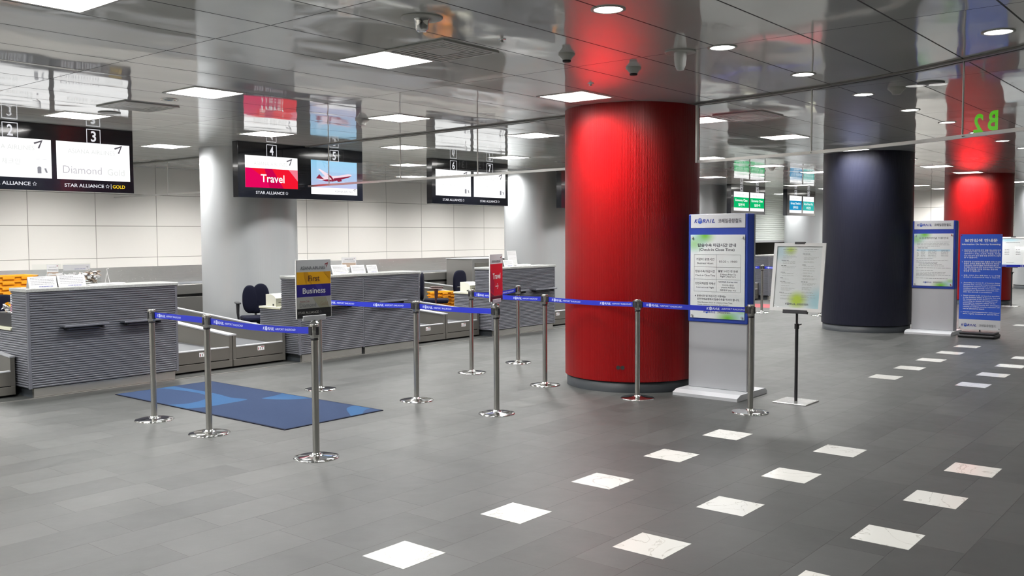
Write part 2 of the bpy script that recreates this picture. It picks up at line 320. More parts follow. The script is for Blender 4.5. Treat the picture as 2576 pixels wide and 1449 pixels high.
# ------------------------------------------------------------------ mesh builder
class MB:
    def __init__(s): s.v = []; s.f = []; s.mi = []; s.mats = []; s.sm = []
    def mat(s, m):
        m = M[m] if isinstance(m, str) else m
        if m not in s.mats: s.mats.append(m)
        return s.mats.index(m)
    def add(s, vs, fs, m, smooth=False):
        o = len(s.v); k = s.mat(m); s.v += [tuple(v) for v in vs]
        for f in fs: s.f.append([i+o for i in f]); s.mi.append(k); s.sm.append(smooth)
    def box(s, a, b, m, bev=0.0, rz=0.0, piv=None):
        x0, y0, z0 = [min(p, q) for p, q in zip(a, b)]; x1, y1, z1 = [max(p, q) for p, q in zip(a, b)]
        bm = bmesh.new(); bmesh.ops.create_cube(bm, size=1)
        for v in bm.verts: v.co = Vector(((x0+x1)/2+v.co.x*(x1-x0), (y0+y1)/2+v.co.y*(y1-y0), (z0+z1)/2+v.co.z*(z1-z0)))
        if bev: bmesh.ops.bevel(bm, geom=bm.edges[:], offset=bev, segments=2, profile=0.5, affect='EDGES')
        if rz:
            pv = Vector(piv) if piv else Vector(((x0+x1)/2, (y0+y1)/2, 0)); bmesh.ops.rotate(bm, verts=bm.verts, cent=pv, matrix=Matrix.Rotation(rz, 3, 'Z'))
        bm.verts.index_update(); s.add([v.co for v in bm.verts], [[v.index for v in f.verts] for f in bm.faces], m); bm.free()
    def quad(s, a, b, c, d, m): s.add([a, b, c, d], [(0, 1, 2, 3)], m)
    def poly(s, pts, m): s.add(pts, [tuple(range(len(pts)))], m)
    def lathe(s, prof, c, m, n=48, smooth=True, cap0=False, cap1=False):
        vs = []; fs = []
        for r, z in prof:
            for i in range(n): a = 2*PI*i/n; vs.append((c[0]+r*math.cos(a), c[1]+r*math.sin(a), c[2]+z))
        for k in range(len(prof)-1):
            for i in range(n): j = (i+1) % n; fs.append((k*n+i, k*n+j, (k+1)*n+j, (k+1)*n+i))
        s.add(vs, fs, m, smooth)
        if cap0: s.add(vs[:n], [tuple(reversed(range(n)))], m)
        if cap1: s.add(vs[-n:], [tuple(range(n))], m)
    def tube(s, pts, r, m, n=12, r1=None, cap=True):
        pts = [Vector(p) for p in pts]; rings = []
        for i, p in enumerate(pts):
            t = (pts[min(i+1, len(pts)-1)]-pts[max(i-1, 0)]).normalized(); up = Vector((0, 0, 1)) if abs(t.z) < 0.95 else Vector((1, 0, 0))
            a = t.cross(up).normalized(); b = t.cross(a); rr = r + ((r1-r)*i/(len(pts)-1) if r1 is not None else 0)
            rings.append([p+rr*(math.cos(2*PI*k/n)*a+math.sin(2*PI*k/n)*b) for k in range(n)])
        vs = [v for q in rings for v in q]; fs = []
        for i in range(len(rings)-1):
            for k in range(n): l = (k+1) % n; fs.append((i*n+k, i*n+l, (i+1)*n+l, (i+1)*n+k))
        s.add(vs, fs, m, True)
        if cap: s.add(rings[0], [tuple(range(n))], m); s.add(rings[-1], [tuple(reversed(range(n)))], m)
    def extrude_x(s, prof, x0, x1, m, caps=True):
        """prof: list of (y, z) closed loop"""
        n = len(prof); vs = [(x0, y, z) for y, z in prof]+[(x1, y, z) for y, z in prof]
        fs = [(i, (i+1) % n, n+(i+1) % n, n+i) for i in range(n)]
        if caps: fs += [tuple(reversed(range(n))), tuple(range(n, 2*n))]
        s.add(vs, fs, m)
    def extrude_y(s, prof, y0, y1, m, caps=True):
        n = len(prof); vs = [(x, y0, z) for x, z in prof]+[(x, y1, z) for x, z in prof]
        fs = [(i, (i+1) % n, n+(i+1) % n, n+i) for i in range(n)]
        if caps: fs += [tuple(range(n)), tuple(reversed(range(n, 2*n)))]
        s.add(vs, fs, m)
    def build(s, name, parent=None, loc=None, bevel=0):
        me = bpy.data.meshes.new(name); me.from_pydata(s.v, [], s.f); me.update()
        for mm in s.mats: me.materials.append(mm)
        me.polygons.foreach_set('material_index', s.mi); me.polygons.foreach_set('use_smooth', s.sm)
        o = bpy.data.objects.new(name, me); C.objects.link(o)
        if parent is not None: o.parent = parent
        if loc: o.location = loc
        return o
def thing(name, label, cat, loc=(0, 0, 0), rz=0.0, group=None):
    o = bpy.data.objects.new(name, None); C.objects.link(o); o.location = loc; o.rotation_euler = (0, 0, rz); o.empty_display_size = 0.1
    o['label'] = label; o['category'] = cat
    if group: o['group'] = group
    return o
def tag(o, label, cat, group=None, kind=None):
    o['label'] = label; o['category'] = cat
    if group: o['group'] = group
    if kind: o['kind'] = kind
    return o
def struct(o): o['kind'] = 'structure'; return o
def copy_tree(o, parent=None):
    c = o.copy(); C.objects.link(c)
    if parent is not None: c.parent = parent
    for ch in list(o.children): copy_tree(ch, c)
    return c

# ------------------------------------------------------------------ lettering
_tc = {}; _to = None
def glyphs(s, bold=0.0, shear=0.0, mono=False):
    k = (s, bold, shear)
    if k in _tc: return _tc[k]
    global _to
    if _to is None:
        cu_ = bpy.data.curves.new('t', 'FONT'); cu_.size = 1; cu_.resolution_u = 3; cu_.fill_mode = 'FRONT'; _to = bpy.data.objects.new('t', cu_)
    o = _to; cu_ = o.data; cu_.body = s; cu_.offset = bold; cu_.shear = shear; me = o.to_mesh()
    vs = [(v.co.x, v.co.y) for v in me.vertices]; fs = [tuple(p.vertices) for p in me.polygons]
    o.to_mesh_clear()
    if not vs: vs = [(0, 0), (1, 0), (0, 1)]
    _tc[k] = (vs, fs); return _tc[k]
def text(mb, s, m, cen, u, v, w, h=None, bold=0.0, shear=0.0, warp=None):
    """fit the string in a box w wide (and h high) centred at cen on axes u, v"""
    vs, fs = glyphs(s, bold, shear)
    x0, x1 = min(p[0] for p in vs), max(p[0] for p in vs); y0, y1 = min(p[1] for p in vs), max(p[1] for p in vs)
    sx = w/(x1-x0); sy = (h/(y1-y0)) if h else sx
    u, v, cen = Vector(u), Vector(v), Vector(cen)
    out = [((p[0]-(x0+x1)/2)*sx, (p[1]-(y0+y1)/2)*sy) for p in vs]
    mb.add([cen+u*a+v*b for a, b in out] if not warp else [warp(a, b) for a, b in out], fs, m)
def disc2(mb, cen, u, v, rx, ry, m, n=28, a0=0, a1=2*PI):
    u, v, cen = Vector(u), Vector(v), Vector(cen)
    mb.poly([cen+u*rx*math.cos(a0+(a1-a0)*i/n)+v*ry*math.sin(a0+(a1-a0)*i/n) for i in range(n)], m)
def rail_logo(mb, cen, u, v, w, dark, globe, white, korean=True, kor_col=None, flat=None):
    """K, globe, R A I L (the A without its bar), then the Korean name"""
    u, v, cen = Vector(u).normalized(), Vector(v).normalized(), Vector(cen)
    nrm = u.cross(v)
    lw = w*(0.47 if korean else 1.0); x0 = -w/2; h = lw*0.155
    P = lambda x, y, e=0: cen+u*(x0+x*lw)+v*y+nrm*e
    text(mb, 'K', dark, P(0.08, 0), u, v, lw*0.16, h, 0.03, 0.22)
    disc2(mb, P(0.265, 0, 0.0), u, v, lw*0.105, h*0.78, globe)
    for dy, hh in ((0.55, 0.10), (0.25, 0.10), (-0.02, 0.08)):
        mb.poly([P(0.165, h*dy*0.4, 0.0006), P(0.22, h*(dy), 0.0006), P(0.30, h*(dy+0.08), 0.0006), P(0.365, h*dy*0.5, 0.0006), P(0.30, h*(dy+0.08-hh), 0.0006), P(0.22, h*(dy-hh), 0.0006)], white)
    text(mb, 'R', dark, P(0.455, 0), u, v, lw*0.155, h, 0.03, 0.22)
    text(mb, '\u039b', dark, P(0.62, 0), u, v, lw*0.17, h, 0.03, 0.0)
    text(mb, 'I', dark, P(0.755, 0), u, v, lw*0.065, h, 0.03, 0.22)
    text(mb, 'L', dark, P(0.88, 0), u, v, lw*0.14, h, 0.03, 0.22)
    if korean: text(mb, '코레일공항철도', kor_col or dark, cen+u*(w*0.26), u, v, w*0.49, h*1.15, 0.012)
def chevron(mb, cen, u, v, s, m):
    u, v, c = Vector(u), Vector(v), Vector(cen)
    P = lambda x, y: c+u*x*s+v*y*s
    mb.poly([P(-0.5, 0.16), P(0.5, 0.5), P(0.36, 0.28), P(-0.44, -0.02)], m); mb.poly([P(0.5, 0.5), P(0.10, -0.5), P(-0.08, -0.44), P(0.30, 0.34)], m)
def star(mb, cen, u, v, s, m):
    u, v, c = Vector(u), Vector(v), Vector(cen)
    for k in range(5):
        a = PI/2+k*2*PI/5; b1, b2 = a-0.55, a+0.55
        P = lambda r, t: c+u*r*s*math.cos(t)+v*r*s*math.sin(t)
        mb.poly([P(0.5, a), P(0.27, b2), P(0.18, b2), P(0.36, a), P(0.18, b1), P(0.27, b1)], m)
def scribble(mb, cen_fn, u0, u1, v, h, m, r, gap=0.12):
    """a line of illegibly small print as word-long bars"""
    x = u0
    while x < u1-0.01:
        wd = r.uniform(0.03, 0.10); e = min(x+wd, u1)
        mb.quad(cen_fn(x, v+h/2), cen_fn(e, v+h/2), cen_fn(e, v-h/2), cen_fn(x, v-h/2), m); x = e+0.012

# ================================================================== THE SETTING
def pj_in(p, mgn=0):
    q = project(p); return q and -mgn < q[0] < 2576+mgn and -mgn < q[1] < 1449+mgn
b = MB(); b.box((-6, -7, -0.12), (36, 17.3, 0), 'floor'); floor = struct(b.build('floor'))
inl = MB()
def inlay(x, y, s=0.3): inl.box((x, y, -0.01), (x+s, y+s, 0.0012), 'marble')
for gx, gy in ((3.106, 3.2486), (10.6568, 3.2289), (18.2, 3.2289)):
    for i in range(5):
        for j in range(5): inlay(gx+i*0.9106, gy-j*0.9198)
inl.build('inlay_tiles', floor)
PXS = [(8.72, 5.46), (16.1, 5.38), (23.6, 5.35), (31.0, 5.3), (8.64, 12.40), (16.1, 12.5), (23.6, 12.5), (31.1, 12.45)]
LX = [2.47+2.5*k for k in range(-3, 13)]
LY = [5.32, 7.80, 10.30, 12.78, 15.25]
LH = 0.255
LAMPS = [(x, y, j) for j, y in enumerate(LY) for x in LX if (x < 30.6 or j == 3) and not (x > 24 and j == 4) and not any((x-px)**2+(y-py)**2 < (0.725+0.27)**2 for px, py in PXS)]
b = MB(); xs = [-6]; ys = [-7]
for x in LX: xs += [x-LH, x+LH]
for y in LY: ys += [y-LH, y+LH]
xs += [36]; ys += [17.3]; lamp_set = {(round(x, 2), round(y, 2)) for x, y, j in LAMPS}
for i in range(len(xs)-1):
    for j in range(len(ys)-1):
        if i % 2 and j % 2 and (round((xs[i]+xs[i+1])/2, 2), round((ys[j]+ys[j+1])/2, 2)) in lamp_set: continue
        b.quad((xs[i], ys[j], CZ), (xs[i], ys[j+1], CZ), (xs[i+1], ys[j+1], CZ), (xs[i+1], ys[j], CZ), 'ceiling')
b.box((-6, -7, CZ+0.16), (36, 17.3, CZ+0.25), 'wall_plain'); struct(b.build('ceiling'))
b = MB(); b.box((-6, 17.0, 0), (25.2, 17.2, CZ), 'wall_back'); struct(b.build('wall_back'))
b = MB(); b.box((25.0, 14.6, 0), (25.2, 17.0, CZ), 'wall_plain'); struct(b.build('wall_return'))
b = MB(); b.box((31.0, -7, 0), (31.2, 12.2, CZ), 'wall_end'); struct(b.build('wall_end'))
b = MB(); b.box((31.2, 12.2, 0), (36, 12.3, CZ), 'wall_plain'); struct(b.build('wall_recess'))
b = MB(); b.box((35.8, 12.3, 0), (36, 17.2, CZ), 'wall_plain'); struct(b.build('wall_far'))
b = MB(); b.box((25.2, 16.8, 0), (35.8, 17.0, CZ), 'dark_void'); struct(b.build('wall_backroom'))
b = MB(); b.box((-6.2, -7, 0), (-6, 17.2, CZ), 'wall_plain'); struct(b.build('wall_front'))
b = MB(); b.box((-6, -7.2, 0), (36, -7, CZ), 'wall_plain'); struct(b.build('wall_right'))
# red strip in the floor before the far counters
b = MB(); b.box((19.45, 6.3, -0.01), (20.45, 9.6, 0.0015), 'red_strip'); tag(b.build('floor_strip'), 'dark red strip laid across the far floor behind the navy pillar', 'floor strip')
# steel threshold along the counters
b = MB(); b.box((2.0, 9.66, -0.01), (30.0, 9.70, 0.004), 'steel'); struct(b.build('trim_1'))

# roller shutter and what is under it
t = thing('roller_shutter', 'pale grey roller shutter half lowered between the far silver pillars', 'shutter', (25.2, 14.4, 0))
b = MB(); z = 1.40; prof = []
while z < CZ-0.02:
    prof += [(0.0, z), (-0.012, z+0.012), (-0.014, z+0.045), (-0.006, z+0.068), (0.012, z+0.074)]; z += 0.078
prof += [(0.03, z), (0.03, 1.40)]
b.extrude_x(prof, 0.0, 10.6, 'shutter'); b.build('slat_curtain', t)
b = MB(); b.box((0, -0.025, 1.33), (10.6, 0.035, 1.40), 'alu_lt', 0.006); b.build('bottom_bar', t)
t = thing('air_duct', 'pale duct seen in the dark opening below the shutter', 'duct', (29.9, 15.3, 0))
b = MB(); b.extrude_y([(-1.2, 0.95), (0.9, 0.95), (0.9, 1.25), (0.55, 1.25)], 0, 0.5, 'duct'); b.build('duct_body', t)
b = MB(); b.box((-1.2, 0, 0.0), (0.75, 0.5, 0.93), 'steel_dk'); b.build('support_box', t)

# ------------------------------------------------------------------ pillars
PR = 0.725
def pillar(x, y, matn, label, cat='pillar', sock=None, h=CZ):
    PR = 0.729 if matn == 'red' and x < 10 else 0.725
    t = thing('round_pillar', label, cat, (x, y, 0))
    b = MB(); b.lathe([(PR, 0.115), (PR, h+0.01)], (0, 0, 0), matn, 128); b.build('cladding', t)
    b = MB(); b.lathe([(PR-0.02, 0.0), (PR-0.02, 0.112), (PR-0.03, 0.114)], (0, 0, 0), 'plinth', 96); b.lathe([(PR-0.001, 0.1145), (PR-0.04, 0.1146)], (0, 0, 0), 'dark', 96)
    b.build('plinth', t)
    if sock:
        b = MB()
        for a in sock:
            c = Vector((PR*math.cos(a), PR*math.sin(a), 0.265)); n = Vector((math.cos(a), math.sin(a), 0)); u = Vector((-n.y, n.x, 0))
            for k in range(1): b.poly([c+n*0.003+u*0.021*math.cos(2*PI*i/20)+Vector((0, 0, 0.021))*math.sin(2*PI*i/20) for i in range(20)], 'dark')
        b.build('power_socket', t)
    return t
p_red = pillar(8.72, 5.46, 'red', 'large red ribbed pillar in the middle, queue belt running in front', sock=(R(180+21.5), R(180+25.0)))
pillar(16.1, 5.38, 'navy', 'dark navy ribbed pillar beside the second information kiosk')
pillar(23.6, 5.35, 'red', 'distant red pillar behind the blue security banner')
pillar(31.0, 5.3, 'silver_col', 'pale grey pillar at the far right edge, beyond the distant red one')
pillar(8.64, 12.40, 'silver_col', 'silver pillar behind the hanging display numbered 4, nearest of the silver ones')
pillar(16.1, 12.5, 'silver_col', 'silver pillar directly left of the large red pillar')
pillar(23.6, 12.5, 'silver_col', 'dim silver pillar just right of the red pillar, left of the green displays')
pillar(31.1, 12.45, 'silver_col', 'far silver pillar below the blue and teal displays')

# ------------------------------------------------------------------ square luminaires
def luminaire_proto():
    fr = MB(); s = 0.275; q = 0.25
    for a, c in (((-s, -s), (s, -q)), ((-s, q), (s, s)), ((-s, -q), (-q, q)), ((q, -q), (s, q))): fr.box((a[0], a[1], -0.005), (c[0], c[1], 0.004), 'ceilw')
    rc = MB(); h = 0.115
    for (ax, ay), (bx, by) in (((-q, -q), (q, -q)), ((q, -q), (q, q)), ((q, q), (-q, q)), ((-q, q), (-q, -q))):
        rc.quad((ax, ay, 0), (bx, by, 0), (bx*0.9, by*0.9, h), (ax*0.9, ay*0.9, h), 'reflector')
    e = MB(); e.quad((-0.225, -0.225, h), (-0.225, 0.225, h), (0.225, 0.225, h), (0.225, -0.225, h), 'lamp')
    l = MB()
    for k in range(1, 6):
        c = -q+k*2*q/6; n = 24; h0, h1 = 0.002, 0.028
        for ax in (0, 1):
            vs = []; fs = []
            for i in range(n+1):
                t = -q+2*q*i/n; zt = h0+0.014*abs(math.sin(PI*i*6/n/1.0))   # scalloped lower edge
                for o_, z_ in ((-0.006, h1), (-0.0015, zt), (0.0015, zt), (0.006, h1)): vs.append((t, c+o_, z_) if ax == 0 else (c+o_, t, z_))
            for i in range(n):
                for m_ in range(3): fs.append((i*4+m_, i*4+m_+1, (i+1)*4+m_+1, (i+1)*4+m_))
            l.add(vs, fs, 'louver')
    return fr, rc, e, l
lum0 = None
ords = ['first', 'second', 'third', 'fourth', 'fifth', 'sixth', 'seventh', 'eighth', 'ninth', 'tenth', 'eleventh', 'twelfth', 'thirteenth', 'fourteenth', 'fifteenth']
rown = ['in the red pillar row', 'in the row over the barriers', 'in the row before the displays', 'in the row behind the displays', 'in the row by the wall']
ld = bpy.data.lights.new('lamp_light', 'AREA'); ld.shape = 'SQUARE'; ld.size = 0.47; ld.energy = LAMP_W; ld.spread = R(165); ld.color = (1.0, 0.985, 0.96)
cnts = [0]*5
for x, y, j in LAMPS:
    vis = pj_in((x, y, CZ), 60)
    if vis: lab = 'square louvred ceiling light, %s from the left %s' % (ords[cnts[j]], rown[j]); cnts[j] += 1
    else: lab = 'square louvred ceiling light outside the view'
    if lum0 is None:
        t = lum0 = thing('ceiling_light', lab, 'ceiling light', (x, y, CZ), 0, 'square louvred ceiling lights')
        fr, rc, e, l = luminaire_proto(); fr.build('frame', t); rc.build('reflector', t); e.build('lamp_panel', t); l.build('louver', t)
        lo = bpy.data.objects.new('lamp_light', ld); C.objects.link(lo); lo.parent = t; lo.location = (0, 0, 0.036)
    else:
        t = copy_tree(lum0); t.location = (x, y, CZ); t['label'] = lab
# round downlights over the walkway
dl0 = None
dd = bpy.data.lights.new('down_light', 'AREA'); dd.shape = 'DISK'; dd.size = 0.17; dd.energy = DOWN_W; dd.spread = R(105); dd.color = (1, 0.98, 0.94)
down_fill = dd.copy(); down_fill.energy = 17.0; down_fill.spread = R(150); down_fill.size = 0.2  # stronger, wider light added as fill from the unseen rows
for row, y in enumerate((3.13, 1.48, -1.6, -4.6)):
    cnt = 0
    for k in range(-5, 19):
        x = 4.73+1.488*k + (0.74 if row == 1 else 0)
        if x > 30.5 or (row > 1 and k % 2): continue
        vis = pj_in((x, y, CZ), 20)
        lab = 'round recessed downlight, %s from the near end of %s' % ((ords+['later']*20)[cnt], ('the row right of the red pillar', 'the row at the upper right edge', '', '')[row]) if vis else 'round recessed downlight outside the view'
        if vis: cnt += 1
        if dl0 is None:
            t = dl0 = thing('downlight', lab, 'downlight', (x, y, CZ), 0, 'round recessed downlights')
            b = MB(); b.lathe([(0.105, -0.0005), (0.105, -0.005), (0.088, -0.006), (0.085, -0.0005)], (0, 0, 0), 'ceilw', 32); b.build('trim_ring', t)
            b = MB(); b.lathe([(0.0855, -0.003), (0.0, -0.003)], (0, 0, 0), 'down', 32, False); b.build('lamp', t)
            lo = bpy.data.objects.new('down_light', dd); C.objects.link(lo); lo.parent = t; lo.location = (0, 0, -0.008)
        else: t = copy_tree(dl0); t.location = (x, y, CZ); t['label'] = lab
        if row > 1:
            for ch in t.children:
                if ch.type == 'LIGHT': ch.data = down_fill

# ------------------------------------------------------------------ ceiling fittings
def grille(x, y, lab):
    t = thing('air_vent', lab, 'air vent', (x, y, CZ), 0)
    b = MB(); b.box((-0.29, -0.29, -0.001), (0.29, 0.29, -0.0002), 'dark'); b.build('recess', t)
    b = MB()
    for k in range(5):
        s = 0.295-k*0.045; wd = 0.033 if k < 4 else s
        if k < 4:
            for a, c in (((-s, -s), (s, -s+wd)), ((-s, s-wd), (s, s)), ((-s, -s+wd), (-s+wd, s-wd)), ((s-wd, -s+wd), (s, s-wd))): b.box((a[0], a[1], -0.012+k*0.001), (c[0], c[1], -0.002), 'ceilw')
        else: b.box((-s, -s, -0.008), (s, s, -0.002), 'ceilw')
    b.build('louvre_rings', t)
grille(4.98, 4.74, 'square air vent with stepped louvres behind the brightest ceiling light, top centre')
grille(5.02, 9.10, 'square air vent with stepped louvres above the display numbered 3')
grille(9.90, 4.66, 'square air vent right behind the top of the red pillar')
def lathe_thing(name, part, prof, x, y, lab, cat, m='ceilw', n=32, extra=None):
    t = thing(name, lab, cat, (x, y, CZ)); b = MB(); b.lathe(prof, (0, 0, 0), m, n); b.build(part, t)
    if extra: extra(t)
    return t
def ring_extra(t):
    b = MB(); b.lathe([(0.032, -0.05), (0.03, -0.062), (0.0, -0.063)], (0, 0, 0), 'dark', 20); b.build('sensor', t)
smoke = [(0.062, 0), (0.062, -0.012), (0.05, -0.022), (0.034, -0.04), (0.03, -0.052), (0.0, -0.054)]
lathe_thing('smoke_detector', 'housing', smoke, 6.49, 4.05, 'small white smoke detector in the red reflection above the red pillar', 'smoke detector', extra=ring_extra)
lathe_thing('smoke_detector', 'housing', smoke, 5.67, 4.12, 'small smoke detector on the ceiling at the left edge of the red reflection', 'smoke detector', extra=ring_extra)
lathe_thing('smoke_detector', 'housing', [(a*1.3, c*1.3) for a, c in smoke], 7.27, 8.20, 'smoke detector hanging above the display numbered 5', 'smoke detector', extra=ring_extra)
lathe_thing('smoke_detector', 'housing', [(a*1.3, c*1.2) for a, c in smoke], 8.97, 2.75, 'smoke detector on the ceiling above the navy pillar', 'smoke detector', extra=ring_extra)
lathe_thing('smoke_detector', 'housing', [(a*1.2, c*1.3) for a, c in smoke], 17.9, 7.9, 'far smoke detector before the green Economy Class displays', 'smoke detector', extra=ring_extra)
def plate_extra(t):
    b = MB(); b.lathe([(0.115, -0.001), (0.115, -0.008), (0.105, -0.009), (0.0, -0.009)], (0, 0, 0), 'ceilw', 32); b.build('mounting_plate', t)
lathe_thing('ceiling_antenna', 'dome', [(0.046, -0.009), (0.046, -0.05), (0.040, -0.10), (0.026, -0.135), (0.0, -0.142)], 6.16, 3.44, 'white bullet-shaped ceiling antenna hanging right of the red reflection', 'antenna', m='white', extra=plate_extra)
def cam_extra(t):
    b = MB(); b.lathe([(0.13, -0.001), (0.13, -0.006), (0.118, -0.010), (0.05, -0.010)], (0, 0, 0), 'ceilw', 40); b.build('mounting_plate', t)
lathe_thing('ceiling_antenna', 'stem', [(0.05, -0.01), (0.042, -0.03), (0.040, -0.07), (0.028, -0.085), (0.0, -0.088)], 4.16, 4.13, 'flush round ceiling fitting with a short chrome stem, top centre', 'antenna', m='chrome', extra=cam_extra)
disc = [(0.115, -0.0005), (0.115, -0.006), (0.10, -0.010), (0.0, -0.010)]
lathe_thing('ceiling_speaker', 'cover', disc, 5.07, 9.79, 'flat grey round ceiling speaker just above the display numbered 3', 'speaker', m='grille')
lathe_thing('ceiling_speaker', 'cover', disc, 8.89, 2.43, 'flat grey round ceiling speaker beside the detector above the navy pillar', 'speaker', m='grille')
lathe_thing('spotlight', 'rim', [(0.085, -0.0005), (0.085, -0.007), (0.06, -0.008), (0.055, 0.0)], 4.98, 8.43, 'small unlit round spotlight beside the vent, upper left', 'spotlight', m='chrome', extra=lambda t: (lambda b: (b.lathe([(0.055, -0.002), (0.0, -0.002)], (0, 0, 0), 'grille', 24), b.build('lens', t)))(MB()))
lathe_thing('sprinkler', 'head', [(0.03, 0), (0.03, -0.003), (0.012, -0.004), (0.010, -0.02), (0.018, -0.021), (0.0, -0.024)], 4.96, 4.155, 'tiny recessed sprinkler head right of the centre vent', 'sprinkler', m='chrome', n=20)
lathe_thing('sprinkler', 'head', [(0.03, 0), (0.03, -0.003), (0.012, -0.004), (0.010, -0.02), (0.018, -0.021), (0.0, -0.024)], 6.9, 4.75, 'tiny sprinkler head on the ceiling just above the red pillar', 'sprinkler', m='chrome', n=20)

# ------------------------------------------------------------------ glass smoke curtains
def curtain(pts, posts, lab, endpost=()):
    t = thing('glass_smoke_screen', lab, 'glass screen', (0, 0, 0))
    cum = [0]
    for a, c in zip(pts, pts[1:]): cum.append(cum[-1]+math.hypot(c[0]-a[0], c[1]-a[1]))
    def strip(name, m, hw, z0, z1, x0=0):
        n = len(pts); L = []; Rr = []
        for i, p in enumerate(pts):
            a = pts[max(i-1, 0)]; c = pts[min(i+1, n-1)]; d = Vector((c[0]-a[0], c[1]-a[1], 0)).normalized(); nn = Vector((-d.y, d.x, 0))
            q = Vector((p[0], p[1], 0))+nn*x0; L.append(q+nn*hw); Rr.append(q-nn*hw)
        vs = []
        for a, c in zip(L, Rr): vs += [(a.x, a.y, z0), (c.x, c.y, z0), (c.x, c.y, z1), (a.x, a.y, z1)]
        fs = []
        for i in range(n-1):
            for k in range(4): l = (k+1) % 4; fs.append((i*4+k, i*4+l, (i+1)*4+l, (i+1)*4+k))
        fs += [(3, 2, 1, 0), (n*4-4, n*4-3, n*4-2, n*4-1)]
        b = MB(); b.add(vs, fs, m); return b.build(name, t)
    n = len(pts); vs = []; fs = []
    for p in pts: vs += [(p[0], p[1], 2.395), (p[0], p[1], CZ-0.012)]
    for i in range(n-1): fs.append((2*i, 2*i+2, 2*i+3, 2*i+1))
    b = MB(); b.add(vs, fs, 'glass'); b.build('glass_pane', t)
    strip('bottom_rail', 'rail', 0.013, 2.372, 2.400)
    strip('ceiling_track', 'track', 0.020, CZ-0.016, CZ-0.002, -0.034); strip('ceiling_track', 'track', 0.020, CZ-0.016, CZ-0.002, 0.034)
    strip('track_groove', 'dark', 0.013, CZ-0.012, CZ-0.001)
    for (x, y) in posts:
        b = MB(); b.tube([(x, y, 2.39), (x, y, CZ-0.01)], 0.008, 'rail', 10); b.tube([(x-0.03, y, 2.385), (x+0.012, y, 2.385)], 0.006, 'rail', 8); b.build('hanger_rod', t)
    for (x, y) in endpost:
        b = MB(); b.box((x-0.02, y-0.014, 2.372), (x+0.02, y+0.014, CZ-0.005), 'rail', 0.004); b.build('end_post', t)
    return t
curtain([(8.84, 16.97), (8.86, 15.0), (8.86, 13.16)], [(8.85, 15.1)], 'glass smoke screen between the back wall and the nearest silver pillar')
curtain([(8.90, 11.26), (8.86, 10.6), (8.84, 10.0), (8.80, 9.18), (8.76, 8.44), (8.73, 7.7), (8.68, 7.0), (8.64, 6.5), (8.62, 6.17)],
        [(8.87, 10.75), (8.80, 9.17), (8.735, 7.72)], 'glass smoke screen with steel rail, left of the red pillar', [(8.62, 6.185)])
curtain([(8.72, 4.672), (8.69, 4.4), (8.62, 4.0), (8.48, 3.34), (8.29, 2.75), (8.06, 2.22), (7.90, 1.93), (7.64, 1.47), (7.35, 1.0), (6.9, 0.4), (6.3, -0.3)],
        [(8.485, 3.36), (7.885, 1.915)], 'curved glass smoke screen with a steel rail right of the red pillar', [(8.715, 4.665)])
# reflection of a green sign, modelled as glowing reversed letters on the glass
t = thing('glass_sign_reflection', 'bright green reversed B2, a sign reflection built as letters on the glass, upper right', 'lettering', (0, 0, 0))
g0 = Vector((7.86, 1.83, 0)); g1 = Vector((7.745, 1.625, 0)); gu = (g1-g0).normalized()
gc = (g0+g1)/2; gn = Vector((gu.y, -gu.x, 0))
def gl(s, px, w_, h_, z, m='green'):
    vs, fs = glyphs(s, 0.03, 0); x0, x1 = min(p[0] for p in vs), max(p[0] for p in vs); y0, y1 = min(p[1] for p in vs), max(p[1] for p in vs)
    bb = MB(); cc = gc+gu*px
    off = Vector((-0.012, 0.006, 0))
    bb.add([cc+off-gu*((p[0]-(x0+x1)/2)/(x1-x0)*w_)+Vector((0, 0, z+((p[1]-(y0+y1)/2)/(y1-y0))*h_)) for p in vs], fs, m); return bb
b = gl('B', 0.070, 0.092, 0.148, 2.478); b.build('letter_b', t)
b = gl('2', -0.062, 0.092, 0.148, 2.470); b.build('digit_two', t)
b = gl('1', 0.40, 0.05, 0.135, 2.46); b.build('digit_one', t)

